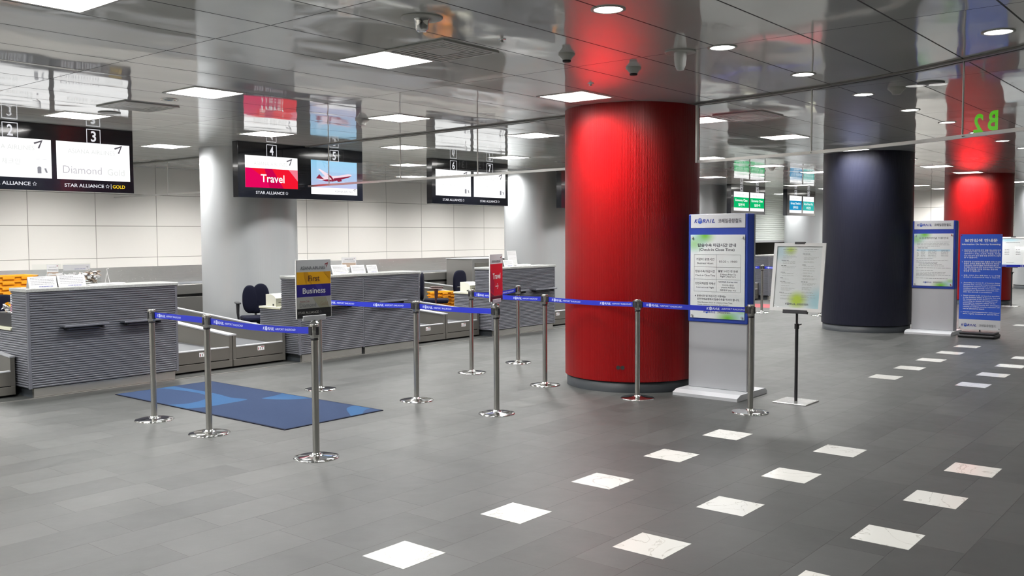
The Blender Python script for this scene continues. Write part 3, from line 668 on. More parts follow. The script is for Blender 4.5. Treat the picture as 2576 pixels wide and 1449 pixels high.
# ------------------------------------------------------------------ hanging displays
X_, Y_, Z_ = Vector((1, 0, 0)), Vector((0, 1, 0)), Vector((0, 0, 1))
def display(x0, x1, scr, lab, zb=2.19):
    """double display: scr = [(left, right, number, kind), ...] on the plane y = 11.3"""
    t = thing('hanging_display', lab, 'display', (0, 11.3, CZ))
    W = lambda x, z, e=0.0: (x, -e, z-CZ)
    b = MB(); b.box((x0, 0, zb-CZ), (x1, 0.13, 0), 'black', 0.004); b.build('housing', t)
    for k, (a, c, num, kind) in enumerate(scr):
        z0, z1 = (2.275, 2.79) if kind in ('plane', 'eco', 'grp', 'bag') else (2.335, 2.79)
        e = 0.0006; b = MB()
        P = lambda u, v, q=e: Vector(W(a+(c-a)*u, z1-(z1-z0)*v, q)); wd = c-a
        def band(v0, v1, m, u0=0, u1=1, q=2*e): b.quad(P(u0, v1, q), P(u1, v1, q), P(u1, v0, q), P(u0, v0, q), m)
        band(0, 1, 'scr_sky' if kind == 'plane' else 'scr_w', q=e)
        o = b.build('screen', t)
        b = MB()
        if kind == 'white':
            text(b, 'ASIANA AIRLINES', 'scr_faint', P(0.47, 0.24, 3*e), X_, Z_, wd*0.64); chevron(b, P(0.84, 0.13, 3*e), X_, Z_, 0.105, 'scr_dark')
            if num != '3':
                band(0.515, 0.52, 'scr_grey', 0.78, 0.97, 3*e)
                b.quad(P(0.82, 0.88, 3*e), P(0.87, 0.88, 3*e), P(0.87, 0.74, 3*e), P(0.82, 0.74, 3*e), 'scr_grey'); disc2(b, P(0.845, 0.745, 3*e), X_, Z_, 0.024, 0.02, 'scr_grey')
                b.poly([P(0.925, 0.86, 3*e), P(0.95, 0.855, 3*e), P(0.93, 0.74, 3*e), P(0.905, 0.745, 3*e)], 'scr_grey')
                text(b, '일반석', 'scr_faint', P(0.20, 0.60, 3*e), X_, Z_, wd*0.19); text(b, '체크인', 'scr_faint', P(0.50, 0.60, 3*e), X_, Z_, wd*0.22)
            else: text(b, 'Diamond', 'scr_grey2', P(0.34, 0.74, 3*e), X_, Z_, wd*0.52); text(b, 'Gold', 'scr_faint', P(0.80, 0.76, 3*e), X_, Z_, wd*0.24)
        elif kind == 'travel':
            text(b, 'ASIANA AIRLINES', 'scr_faint', P(0.48, 0.24, 3*e), X_, Z_, wd*0.64); chevron(b, P(0.84, 0.14, 3*e), X_, Z_, 0.105, 'scr_dark')
            band(0.39, 1, 'scr_mag'); b.poly([P(0.10, 0.39, 3*e), P(1, 0.39, 3*e), P(1, 1, 3*e), P(0.62, 1, 3*e)], 'scr_red')
            b.poly([P(0.36, 0.39, 4*e), P(0.50, 0.39, 4*e), P(0.72, 1, 4*e), P(0.45, 1, 4*e)], 'scr_mag2'); b.poly([P(0.82, 0.39, 4*e), P(1, 0.39, 4*e), P(1, 0.75, 4*e)], 'scr_pink')
            text(b, 'Travel', 'scr_txt', P(0.51, 0.70, 6*e), X_, Z_, wd*0.45, 0.115, 0.014)
        elif kind == 'plane':
            band(0.80, 1, 'scr_w')
            text(b, 'ASIANA AIRLINES', 'scr_grey', P(0.70, 0.90, 3*e), X_, Z_, wd*0.40); chevron(b, P(0.94, 0.85, 3*e), X_, Z_, 0.05, 'scr_dark')
            b.poly([P(0.10, 0.53, 3*e), P(0.16, 0.49, 3*e), P(0.60, 0.42, 3*e), P(0.80, 0.36, 3*e), P(0.87, 0.37, 3*e), P(0.88, 0.41, 3*e), P(0.78, 0.47, 3*e), P(0.45, 0.60, 3*e), P(0.20, 0.58, 3*e)], 'plane_w')
            b.poly([P(0.22, 0.58, 4*e), P(0.88, 0.41, 4*e), P(0.80, 0.47, 4*e), P(0.46, 0.61, 4*e), P(0.30, 0.61, 4*e)], 'plane_r')
            b.poly([P(0.10, 0.54, 4*e), P(0.17, 0.41, 4*e), P(0.22, 0.49, 4*e), P(0.27, 0.55, 4*e)], 'plane_r')
            b.poly([P(0.36, 0.56, 5*e), P(0.15, 0.26, 5*e), P(0.19, 0.26, 5*e), P(0.47, 0.47, 5*e), P(0.48, 0.55, 5*e)], 'plane_w')
            b.poly([P(0.34, 0.40, 5.5*e), P(0.42, 0.44, 5.5*e), P(0.48, 0.55, 5.5*e), P(0.44, 0.56, 5.5*e)], 'plane_r')
            b.poly([P(0.54, 0.56, 5*e), P(0.64, 0.53, 5*e), P(0.66, 0.58, 5*e), P(0.58, 0.62, 5*e)], 'plane_r')
        elif kind in ('eco', 'grp', 'bag', 'red'):
            col = {'eco': 'scr_green', 'grp': 'scr_blue', 'bag': 'scr_teal', 'red': 'scr_mag'}[kind]
            band(0.29, 0.84, col); text(b, 'ASIANA AIR', 'scr_grey', P(0.42, 0.16, 3*e), X_, Z_, wd*0.50, 0.04)
            l1, l2 = {'eco': ('Economy Class', '일반석'), 'grp': ('Group Check-in', '단체 체크인'), 'bag': ('Baggage Drop-in Only', '수하물 전용'), 'red': ('Travel', '트래블')}[kind]
            text(b, l1, 'scr_txt', P(0.5, 0.46, 3*e), X_, Z_, wd*0.8, 0.09, 0.02); text(b, l2, 'scr_txt', P(0.5, 0.68, 3*e), X_, Z_, wd*0.42, 0.08, 0.02)
        b.build('screen_graphics', o)
        # number in its frame, and the alliance line
        b = MB(); cx = (a+c)/2; n0 = 0.001; s = 0.088; zc = 2.873
        for q0, q1 in (((-s, -s), (s, -s+0.008)), ((-s, s-0.008), (s, s)), ((-s, -s), (-s+0.008, s)), ((s-0.008, -s), (s, s))):
            b.quad(W(cx+q0[0], zc+q0[1], n0), W(cx+q1[0], zc+q0[1], n0), W(cx+q1[0], zc+q1[1], n0), W(cx+q0[0], zc+q1[1], n0), 'scr_plate')
        text(b, num, 'scr_plate', W(cx, zc, n0), X_, Z_, 0.065 if len(num) == 1 else 0.11, 0.13, 0.02); b.build('number_plate', t)
        if kind in ('white', 'travel'):
            b = MB()
            if num == '3':
                text(b, 'STAR ALLIANCE', 'scr_plate', W(a+wd*0.36, zb+0.075, n0), X_, Z_, wd*0.53, 0.042, 0.015); star(b, W(a+wd*0.675, zb+0.075, n0), X_, Z_, 0.055, 'scr_plate')
                b.quad(W(a+wd*0.722, zb+0.045, n0), W(a+wd*0.728, zb+0.045, n0), W(a+wd*0.728, zb+0.105, n0), W(a+wd*0.722, zb+0.105, n0), 'scr_plate')
                text(b, 'GOLD', 'scr_gold', W(a+wd*0.835, zb+0.075, n0), X_, Z_, wd*0.175, 0.042, 0.015)
            else:
                text(b, 'STAR ALLIANCE', 'scr_plate', W(cx-wd*0.04, zb+0.075, n0), X_, Z_, wd*0.54, 0.042, 0.015); star(b, W(cx+wd*0.28, zb+0.075, n0), X_, Z_, 0.055, 'scr_plate')
            b.build('lettering', t)
    return t
M['scr_grey2'] = emat('screen_pale_print', (0.62, 0.60, 0.64), 0.72)
display(4.07, 6.15, [(4.20, 5.12, '2', 'white'), (5.18, 6.10, '3', 'white')], 'leftmost black hanging display, with two blank-looking white screens, cut by the frame')
display(7.70, 10.01, [(7.815, 8.73, '4', 'travel'), (8.98, 9.89, '5', 'plane')], 'black double hanging display numbered 4 and 5, pink Travel screen and aeroplane picture')
display(11.59, 13.65, [(11.68, 12.595, '6', 'white'), (12.675, 13.57, '7', 'white')], 'black hanging display with two white screens left of the red pillar, behind the steel rail')
display(15.36, 17.56, [(15.56, 16.47, '8', 'white'), (16.56, 17.47, '9', 'white')], 'black hanging display of which an edge shows left of the red pillar')
display(19.08, 21.17, [(19.17, 20.08, '10', 'red'), (20.16, 21.04, '11', 'red')], 'hanging display with a pink screen edge showing right of the red pillar')
display(23.02, 25.17, [(23.19, 24.11, '12', 'eco'), (24.19, 25.10, '13', 'eco')], 'hanging double display with two green Economy Class screens')
display(26.72, 28.92, [(26.9, 27.82, '14', 'grp'), (27.93, 28.80, '15', 'bag')], 'hanging double display with a blue and a teal screen by the navy pillar')

# ------------------------------------------------------------------ check-in counters
def slat_profile(z0, z1, d=0.012, pitch=0.0245):
    pr = []; z = z0
    while z+pitch <= z1+1e-6:
        pr += [(d, z), (d, z+0.006), (0.001, z+0.0075), (0.0, z+0.012), (0.0, z+0.019), (0.003, z+0.0225), (d, z+pitch-0.0005)]; z += pitch
    return pr, z
def counter(x0, x1, lab, shelves, mid=None, low_left=True):
    YF, YR, YD = 9.69, 10.065, 10.53; ZT, ZD = 1.08, 0.672
    t = thing('check_in_counter', lab, 'check-in counter', (x0, YF, 0)); L = x1-x0
    b = MB(); b.box((0.014, 0.014, 0.10), (L-0.014, YR-YF-0.004, ZT), 'slat_dk'); b.box((0.014, 0.014, 0.10), (L-0.014, YD-YF-0.01, ZD), 'slat_dk'); b.build('carcass', t)
    pr, zt = slat_profile(0.10, ZT)
    b = MB()
    segs = [(0.03, L-0.03)] if mid is None else [(0.03, mid-x0-0.012), (mid-x0+0.012, L-0.03)]
    for a, c in segs: b.extrude_x([(y, z) for y, z in pr]+[(0.03, zt), (0.03, 0.10)], a, c, 'slat')
    b.build('slatted_front', t)
    pl, zl = slat_profile(0.10, ZD)
    for sx, xe in ((1, 0.0), (-1, L)):
        b = MB()
        P = lambda pr_, zz: [(xe+sx*d, z) for d, z in pr_]+[(xe+sx*0.03, zz), (xe+sx*0.03, 0.10)]
        b.extrude_y(P(pr, zt), 0.03, YR-YF, 'slat'); b.extrude_y(P(pl, zl), YR-YF, YD-YF, 'slat')
        b.build('slatted_side', t)
    for xx in (0.0, L-0.03): b = MB(); b.box((xx, 0.0, 0.095), (xx+0.03, 0.03, ZT), 'slat', 0.004); b.build('corner_trim', t)
    if mid: b = MB(); b.box((mid-x0-0.010, 0.004, 0.095), (mid-x0+0.010, 0.03, ZT), 'slat'); b.build('joint_trim', t)
    b = MB(); b.box((-0.012, -0.012, ZT), (L+0.012, YR-YF+0.006, ZT+0.036), 'granite', 0.006); b.build('granite_top', t)
    b = MB(); b.box((-0.01, YR-YF+0.008, ZD), (L+0.01, YD-YF+0.01, ZD+0.03), 'beige', 0.004); b.build('low_desk', t)
    b = MB()
    for a, c in ([(0.05, L-0.04)] if mid is None else [(0.05, mid-x0-0.03), (mid-x0+0.03, L-0.04)]): b.box((a, 0.02, 0.0), (c, 0.06, 0.095), 'plinth_steel')
    b.box((0.05, 0.06, 0), (L-0.04, YD-YF-0.03, 0.095), 'plinth'); b.build('plinth', t)
    for a, c, z in shelves:
        b = MB(); b.box((a-x0, -0.11, z), (c-x0, 0.0, z+0.022), 'slat', 0.005); b.box((a-x0+0.04, -0.07, z-0.03), (a-x0+0.06, 0.01, z), 'slat_dk'); b.box((c-x0-0.06, -0.07, z-0.03), (c-x0-0.04, 0.01, z), 'slat_dk')
        b.build('bag_shelf', t)
    return t
counter(4.10, 5.76, 'grey slatted check-in counter at the left behind the blue mat', [(4.42, 4.90, 0.705), (5.07, 5.55, 0.705)])
counter(7.47, 9.66, 'wide grey slatted check-in counter behind the First and Business sign', [(7.80, 8.34, 0.705), (8.77, 9.31, 0.705)], mid=8.57)
counter(11.30, 12.98, 'grey slatted check-in counter directly left of the red pillar', [(11.58, 12.12, 0.705), (12.30, 12.90, 0.705)])
counter(14.67, 16.86, 'slatted check-in counter mostly hidden behind the red pillar', [(15.0, 15.5, 0.705)], mid=15.77)
counter(18.50, 20.18, 'slatted check-in counter behind the red pillar and the first kiosk', [(18.8, 19.3, 0.705)])
counter(21.87, 24.06, 'distant slatted check-in counter seen between the first kiosk and the easel board', [(22.2, 22.7, 0.705)], mid=22.97)
counter(25.70, 27.38, 'distant slatted check-in counter between the easel board and the navy pillar', [(26.0, 26.5, 0.705)])

# ------------------------------------------------------------------ baggage conveyors
def conveyor(x0, x1, lab, yb=14.7):
    t = thing('baggage_conveyor', lab, 'baggage conveyor', (x0, 9.97, 0)); L = x1-x0; D = yb-9.97; sl = 0.067
    b = MB()
    for a in (0.0, L-0.045):
        b.add([(a, 0, 0.02), (a+0.045, 0, 0.02), (a+0.045, 0, 0.405), (a, 0, 0.405), (a, D, 0.02), (a+0.045, D, 0.02), (a+0.045, D, 0.405+sl*D), (a, D, 0.405+sl*D)],
              [(0, 1, 2, 3), (5, 4, 7, 6), (4, 0, 3, 7), (1, 5, 6, 2), (0, 4, 5, 1)], 'steel_dk')
        b.add([(a-0.006, -0.004, 0.405), (a+0.051, -0.004, 0.405), (a+0.051, -0.004, 0.42), (a-0.006, -0.004, 0.42), (a-0.006, D, 0.405+sl*D), (a+0.051, D, 0.405+sl*D), (a+0.051, D, 0.42+sl*D), (a-0.006, D, 0.42+sl*D)],
              [(0, 1, 2, 3), (5, 4, 7, 6), (3, 2, 6, 7), (4, 0, 3, 7), (1, 5, 6, 2), (0, 4, 5, 1)], 'alu')
    b.build('side_guards', t)
    b = MB(); b.box((0.045, -0.002, 0.116), (L-0.045, 0.03, 0.262), 'steel_dk', 0.002); b.box((0.045, -0.006, 0.258), (L-0.045, 0.04, 0.272), 'alu_lt', 0.002); b.box((0, -0.0015, 0.116), (0.045, 0, 0.262), 'steel_dk'); b.box((L-0.045, -0.0015, 0.116), (L, 0, 0.262), 'steel_dk'); b.build('front_panel', t)
    b = MB(); b.box((0.004, -0.008, 0.022), (L-0.004, 0.03, 0.107), 'steel_dk', 0.003)
    for q in (0.10, L-0.10): b.lathe([(0.008, 0), (0.0, 0.003)], (q, -0.008, 0.07), 'chrome', 10)
    b.build('kick_panel', t)
    b = MB(); D1 = 1.15
    b.add([(0.045, 0.04, 0.235), (L-0.045, 0.04, 0.235), (L-0.045, D1, 0.25), (0.045, D1, 0.25)], [(0, 1, 2, 3)], 'belt')
    b.add([(0.045, D1+0.03, 0.27), (L-0.045, D1+0.03, 0.27), (L-0.045, D, 0.62), (0.045, D, 0.62)], [(0, 1, 2, 3)], 'belt'); b.build('belt', t)
    b = MB(); b.box((0.0, 0.05, 0.0), (L, D-0.02, 0.018), 'dark'); b.box((0.05, D1, 0.018), (L-0.05, D1+0.03, 0.27), 'alu_lt'); b.build('chassis', t)
    b = MB(); cx = L*0.52
    b.quad((cx-0.05, -0.0035, 0.185), (cx+0.05, -0.0035, 0.185), (cx+0.05, -0.0035, 0.238), (cx-0.05, -0.0035, 0.238), 'paper')
    for k in range(3): b.quad((cx-0.042+k*0.03, -0.004, 0.192), (cx-0.03+k*0.03, -0.004, 0.192), (cx-0.03+k*0.03, -0.004, 0.222), (cx-0.042+k*0.03, -0.004, 0.222), 'ink_gr' if k else 'brand_r')
    b.quad((cx+0.0, -0.004, 0.226), (cx+0.045, -0.004, 0.226), (cx+0.045, -0.004, 0.234), (cx, -0.004, 0.234), 'brand_r')
    b.build('sticker', t)
    return t
conveyor(3.27, 4.08, 'stainless baggage conveyor cut off by the left edge of the picture')
conveyor(5.80, 6.655, 'stainless baggage conveyor right beside the left counter')
conveyor(6.665, 7.455, 'stainless baggage conveyor left of the wide middle counter')
conveyor(9.69, 10.49, 'stainless baggage conveyor right beside the wide middle counter')
conveyor(10.50, 11.285, 'stainless baggage conveyor left of the counter by the red pillar')
conveyor(13.01, 13.82, 'stainless baggage conveyor half hidden by the left edge of the red pillar')
conveyor(20.22, 21.03, 'distant baggage conveyor seen right of the first kiosk')
conveyor(21.04, 21.86, 'distant baggage conveyor left of the distant counter beside the easel board')
conveyor(24.09, 24.88, 'distant baggage conveyor just right of the easel board', 11.6)
conveyor(24.89, 25.68, 'distant baggage conveyor beside the navy pillar', 13.9)
t = thing('collector_conveyor', 'long stainless collector conveyor running along the foot of the cream wall', 'baggage conveyor', (1.0, 14.75, 0))
b = MB()
prof = [(0.955, 0.79), (0.965, 0.95), (0.975, 1.105), (0.985, 1.105), (0.985, 0.79)]
b.extrude_x(prof, 0, 17.5, 'steel_lt'); b.build('back_guard', t)
b = MB(); b.box((0, 0, 0.63), (17.5, 0.95, 0.80), 'steel', 0.008); b.build('belt_housing', t)
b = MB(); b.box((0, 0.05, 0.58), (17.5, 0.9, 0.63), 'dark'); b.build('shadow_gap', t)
b = MB(); b.box((0, 0.02, 0.0), (17.5, 0.95, 0.58), 'steel', 0.004); b.build('base_panel', t)
b = MB(); b.box((0.02, 0.12, 0.80), (17.48, 0.9, 0.806), 'belt'); b.build('belt', t)
t = thing('conveyor_cabinet', 'tall stainless cabinet against the collector conveyor behind the Travel sign', 'cabinet', (15.52, 13.9, 0))
b = MB(); b.box((0, 0, 0), (1.6, 0.8, 1.10), 'steel', 0.01); b.build('body', t)
b = MB(); b.box((-0.01, -0.01, 1.10), (1.61, 0.81, 1.115), 'alu_lt', 0.004); b.build('top_edge', t)
b = MB(); b.box((0.08, -0.006, 0.1), (1.52, 0, 1.02), 'steel_dk', 0.003); b.build('door_panel', t)

# ------------------------------------------------------------------ mat
t = thing('entrance_mat', 'blue carpet mat with paler swirls on the floor before the left counter', 'mat', (5.32, 7.82, 0))
b = MB(); b.box((-0.545, -1.41, 0.001), (0.545, 1.41, 0.008), 'rug', 0.002); b.build('pile', t)
b = MB()
for a, c in (((-0.56, -1.425), (0.56, -1.40)), ((-0.56, 1.40), (0.56, 1.425)), ((-0.56, -1.40), (-0.535, 1.40)), ((0.535, -1.40), (0.56, 1.40))): b.box((a[0], a[1], 0.0005), (c[0], c[1], 0.0065), 'navy_fab')
b.build('rubber_edge', t)

# ------------------------------------------------------------------ stanchions
def stanchion_proto(lab, loc, sign=False):
    t = thing('queue_stanchion', lab, 'stanchion', (loc[0], loc[1], 0), 0, 'queue barrier stanchions')
    b = MB(); b.lathe([(0.168, 0.0), (0.168, 0.006), (0.160, 0.011), (0.12, 0.016), (0.06, 0.021), (0.034, 0.024), (0.034, 0.034), (0.026, 0.036)], (0, 0, 0), 'chrome', 64); b.build('base', t)
    b = MB(); b.lathe([(0.0255, 0.034), (0.0255, 0.872)], (0, 0, 0), 'post', 32); b.build('post', t)
    b = MB(); b.lathe([(0.0255, 0.870), (0.029, 0.872), (0.029, 0.886), (0.0255, 0.888)], (0, 0, 0), 'blackp', 32); b.build('collar', t)
    b = MB(); b.lathe([(0.026, 0.886), (0.0325, 0.890), (0.0335, 0.984), (0.031, 0.990), (0.0, 0.992)], (0, 0, 0), 'post', 36); b.build('head', t)
    return t
def slots(t, angs, out):
    for a in angs:
        b = MB(); b.box((0.026, -0.012, 0.910), (0.0375, 0.012, 0.972), 'blackp', 0.002); o = b.build('belt_slot', t); o.rotation_euler = (0, 0, a)
    for a in out:
        b = MB(); b.box((0.030, -0.010, 0.908), (0.056, 0.010, 0.974), 'blackp', 0.003); o = b.build('belt_clip', t); o.rotation_euler = (0, 0, a)
def belt(t, A, B, sag, off=0.10, phase=True):
    """printed belt from stanchion at A to the one at B, as a part of the one at A"""
    A = Vector((A[0], A[1], 0)); B = Vector((B[0], B[1], 0)); d = (B-A); L = d.length; u = d/L; nn = Vector((u.y, -u.x, 0))
    if (A-Vector((0, 0, 0))).dot(nn) > 0: nn = -nn         # the printed side faces the walkway
    x0, x1 = 0.05, L-0.034; zc = 0.942; hb = 0.0245
    zz = lambda x: zc - sag*4*(x/L)*(1-x/L)
    vs = []; fs = []; n = 22
    for i in range(n+1):
        x = x0+(x1-x0)*i/n; p = u*x
        for s, h_ in ((0.0006, -hb), (0.0006, hb), (-0.0006, hb), (-0.0006, -hb)): q = p+nn*s; vs.append((q.x, q.y, zz(x)+h_))
    for i in range(n):
        for k in range(4): l = (k+1) % 4; fs.append((i*4+k, i*4+l, (i+1)*4+l, (i+1)*4+k))
    b = MB(); b.add(vs, fs, 'tape'); o = b.build('belt', t)
    b = MB(); x = off; uu = u if nn.cross(Vector((0, 0, 1))).dot(u) < 0 else -u
    uu = Vector((0, 0, 1)).cross(nn)          # reading direction seen from the printed side
    fwd = uu.dot(u) > 0
    while x+0.40 < L-0.03:
        xc = x+0.2
        def wp(cx_, w_, h_, lift=0.0012):
            def f(a, c): 
                q = xc+(cx_+a)*(1 if fwd else -1); p = u*q+nn*lift; return (p.x, p.y, zz(q)+c)
            return f
        def wt(s, cx_, w_, h_, bold=0.02, shear=0.2, lift=0.0012):
            vs_, fs_ = glyphs(s, bold, shear); a0, a1 = min(p[0] for p in vs_), max(p[0] for p in vs_); c0, c1 = min(p[1] for p in vs_), max(p[1] for p in vs_)
            f = wp(cx_, w_, h_, lift); b.add([f((p[0]-(a0+a1)/2)/(a1-a0)*w_, (p[1]-(c0+c1)/2)/(c1-c0)*h_) for p in vs_], fs_, 'ink_lt')
        wt('K', -0.187, 0.024, 0.024, 0.03)
        f = wp(-0.157, 0, 0); b.add([f(0.0155*math.cos(2*PI*i/20), 0.017*math.sin(2*PI*i/20)) for i in range(20)], [tuple(range(20))], 'ink_lt')
        f = wp(-0.157, 0, 0, 0.0016)
        for dy in (0.004, -0.002): b.add([f(-0.015, dy-0.002), f(0, dy+0.002), f(0.015, dy-0.002), f(0, dy+0.0045)], [(0, 1, 2, 3)], 'tape')
        wt('R\u039bIL', -0.098, 0.078, 0.024, 0.03)
        wt('AIRPORT RAILROAD', 0.075, 0.245, 0.016, 0.012)
        x += 0.655
    b.build('belt_print', o)
SP = {'s0': (4.319, 7.694), 's1': (4.296, 6.79), 's2': (4.314, 5.422), 's9': (6.30, 7.83), 's3': (6.455, 6.534), 's5': (6.422, 5.464),
      's4': (8.186, 7.352), 's6': (7.985, 6.10), 's7': (7.90, 4.875), 's8': (7.90, 3.67), 's10': (9.20, 7.46),
      'f0': (18.28, 9.5), 'f1': (18.241, 8.239), 'f2': (18.20, 6.99), 'f3': (18.16, 5.75), 'g0': (21.9, 4.9), 'g1': (22.15, 3.55), 'g2': (22.2, 2.3)}
SL = {'s0': 'queue stanchion at the left end of the nearest belt, in front of the left counter', 's1': 'queue stanchion second from the left, standing before the blue mat',
      's2': 'nearest queue stanchion, carrying the First and Business sign', 's9': 'queue stanchion whose head is hidden behind the First and Business sign',
      's3': 'queue stanchion in front of the wide middle counter, midway on its belt', 's5': 'queue stanchion carrying the red Travel sign',
      's4': 'queue stanchion directly left of the Travel sign, further back', 's6': 'queue stanchion just left of the red pillar', 's7': 'queue stanchion in front of the red pillar, with a red reflection in its base',
      's8': 'queue stanchion at the right end of the belt, in front of the first kiosk', 's10': 'furthest queue stanchion of the near group, right of the Travel sign',
      'f0': 'distant queue stanchion hidden behind the first kiosk', 'f1': 'distant queue stanchion between the first kiosk and the easel board', 'f2': 'distant queue stanchion between the easel board and the navy pillar',
      'f3': 'distant queue stanchion hidden by the navy pillar', 'g0': 'distant queue stanchion hidden behind the second kiosk', 'g1': 'distant queue stanchion hidden behind the blue banner', 'g2': 'distant queue stanchion beyond the right edge'}
links = {'s0': ('s1', 0.0), 's1': ('s2', 0.018), 's9': ('s3', 0.010), 's3': ('s5', 0.010), 's4': ('s6', 0.014), 's6': ('s7', 0.012), 's7': ('s8', 0.006), 's10': ('s4', 0.03),
         'f0': ('f1', 0.01), 'f1': ('f2', 0.01), 'f2': ('f3', 0.01), 'g0': ('g1', 0.01), 'g1': ('g2', 0.01)}
st0 = None; ST = {}
for k, p in SP.items():
    if st0 is None: t = st0 = stanchion_proto(SL[k], p)
    else:
        t = st0.copy(); C.objects.link(t); t.location = (p[0], p[1], 0); t['label'] = SL[k]
        for ch in [c for c in st0.children if c.name.split('.')[0] in ('base', 'post', 'collar', 'head')]: c = ch.copy(); C.objects.link(c); c.parent = t
    ST[k] = t
outs = {k: [] for k in SP}
for a, (c, sag) in links.items():
    A, B = SP[a], SP[c]; an = math.atan2(B[1]-A[1], B[0]-A[0]); outs[a].append(an); outs[c].append(an+PI)
for k in SP:
    o = outs[k]; base = o[0] if o else 0.4
    every = [base+i*PI/2 for i in range(4)]
    free = [a for a in every if all(abs(math.atan2(math.sin(a-q), math.cos(a-q))) > 0.5 for q in o)]
    slots(ST[k], free, o)
for a, (c, sag) in links.items(): belt(ST[a], SP[a], SP[c], sag)

# ------------------------------------------------------------------ signs on two stanchions
def queue_sign(key, rz, kind, lab):
    p = SP[key]; t = thing('queue_sign', lab, 'sign', (p[0], p[1], 0.9925), rz)
    b = MB(); b.lathe([(0.030, 0.0), (0.031, 0.006), (0.022, 0.018), (0.010, 0.022), (0.010, 0.03), (0.0, 0.03)], (0, 0, 0), 'chrome', 12, False); b.build('knurled_cap', t)
    b = MB(); b.box((-0.105, -0.010, 0.026), (0.105, 0.010, 0.062), 'alu_lt', 0.003); b.build('holder', t)
    W_, z0, z1 = 0.16, 0.042, 0.470
    b = MB(); b.box((-W_, -0.0045, z0), (W_, 0.0045, z1), 'white', 0.001); b.build('panel', t)
    b = MB(); a, c = -W_+0.006, W_-0.004; H_ = z1-z0-0.008; top = z1-0.004
    P = lambda u, v, e=0.0055: Vector((a+(c-a)*u, -e, top-H_*v))
    def band(v0, v1, m, u0=0, u1=1, e=0.0052): b.quad(P(u0, v1, e), P(u1, v1, e), P(u1, v0, e), P(u0, v0, e), m)
    wd = c-a; e2 = 0.0062
    if kind == 'first':
        band(0, 0.205, 'silver_l'); band(0.205, 0.42, 'gold'); band(0.42, 0.635, 'indigo'); band(0.635, 0.835, 'silver_p'); band(0.835, 1, 'blackp')
        b.poly([P(0.20, 0.205, 0.0056), P(0.32, 0.205, 0.0056), P(0.44, 0.42, 0.0056), P(0.27, 0.42, 0.0056)], 'gold_d'); b.poly([P(0.78, 0.205, 0.0056), P(1, 0.205, 0.0056), P(1, 0.36, 0.0056)], 'gold_d')
        b.poly([P(0.30, 0.36, 0.0058), P(0.42, 0.42, 0.0058), P(0.28, 0.42, 0.0058)], 'gold')
        b.poly([P(0.52, 0.42, 0.0056), P(0.70, 0.42, 0.0056), P(0.86, 0.635, 0.0056), P(0.72, 0.635, 0.0056)], 'indigo_d')
        b.poly([P(0.45, 0.65, 0.0056), P(0.85, 0.65, 0.0056), P(0.95, 0.835, 0.0056), P(0.66, 0.835, 0.0056)], 'silver_f')
        text(b, 'ASIANA AIRLINES', 'ink_gr2', P(0.47, 0.135, e2), X_, Z_, wd*0.72, 0.024, 0.005); chevron(b, P(0.875, 0.085, e2), X_, Z_, 0.034, 'brand_r')
        text(b, 'First', 'ink_brown', P(0.50, 0.315, e2), X_, Z_, wd*0.33, 0.041, 0.012); text(b, 'Business', 'ink_white', P(0.50, 0.53, e2), X_, Z_, wd*0.67, 0.041, 0.012)
        text(b, 'Asiana Club', 'brand_r', P(0.22, 0.71, e2), X_, Z_, wd*0.27, 0.012); text(b, 'Diamond', 'ink_gr', P(0.31, 0.775, e2), X_, Z_, wd*0.48, 0.029); text(b, 'Gold', 'gold_d2', P(0.79, 0.765, e2), X_, Z_, wd*0.22, 0.029)
        text(b, 'STAR ALLIANCE', 'silver_p', P(0.325, 0.905, e2), X_, Z_, wd*0.60, 0.017, 0.01); star(b, P(0.68, 0.905, e2), X_, Z_, 0.022, 'ink_gr'); text(b, 'GOLD', 'ink_gr3', P(0.87, 0.90, e2), X_, Z_, wd*0.18, 0.015)
    else:
        band(0, 0.20, 'silver_l'); band(0.20, 0.62, 'red_p'); band(0.62, 1, 'maroon'); b.poly([P(0.0, 0.36, 0.0056), P(0.5, 0.62, 0.0056), P(1, 0.20, 0.0056), P(1, 0.85, 0.0056), P(0.7, 1, 0.0056), P(0, 0.80, 0.0056)], 'red_p')
        b.poly([P(0, 0.30, 0.0058), P(0.35, 0.62, 0.0058), P(0.25, 0.85, 0.0058), P(0, 0.75, 0.0058)], 'maroon2')
        band(0.90, 1, 'maroon_d', e=0.0059)
        text(b, 'ASIANA AIRLINES', 'ink_gr2', P(0.47, 0.145, e2), X_, Z_, wd*0.72, 0.022, 0.005); chevron(b, P(0.875, 0.085, e2), X_, Z_, 0.040, 'brand_r')
        text(b, 'Travel', 'ink_white', P(0.50, 0.465, e2), X_, Z_, wd*0.62, 0.052, 0.015)
        ac = P(0.52, 0.685, e2); b.quad(ac+Vector((-0.038, 0, -0.003)), ac+Vector((0.036, 0, -0.003)), ac+Vector((0.036, 0, 0.003)), ac+Vector((-0.038, 0, 0.003)), 'ink_white')
        for s in (1, -1): b.quad(ac+Vector((0.012, 0, s*0.026)), ac+Vector((0.04, 0, 0)), ac+Vector((0.034, 0, s*0.001)), ac+Vector((0.006, 0, s*0.022)), 'ink_white')
        text(b, 'STAR ALLIANCE', 'ink_gr', P(0.44, 0.895, 0.0064), X_, Z_, wd*0.56, 0.014); star(b, P(0.80, 0.895, 0.0064), X_, Z_, 0.02, 'ink_gr')
    b.build('printed_face', t)
M['ink_gr2'] = pm('slate_ink', srgb(84, 88, 92), 0.5); M['ink_gr3'] = pm('dim_ink', srgb(66, 64, 62), 0.5); M['gold_d2'] = pm('pale_gold_ink', srgb(150, 132, 112), 0.5)
M['maroon2'] = pm('crimson_facet', srgb(166, 18, 56), 0.45); M['maroon_d'] = pm('dark_maroon', srgb(74, 14, 34), 0.45)
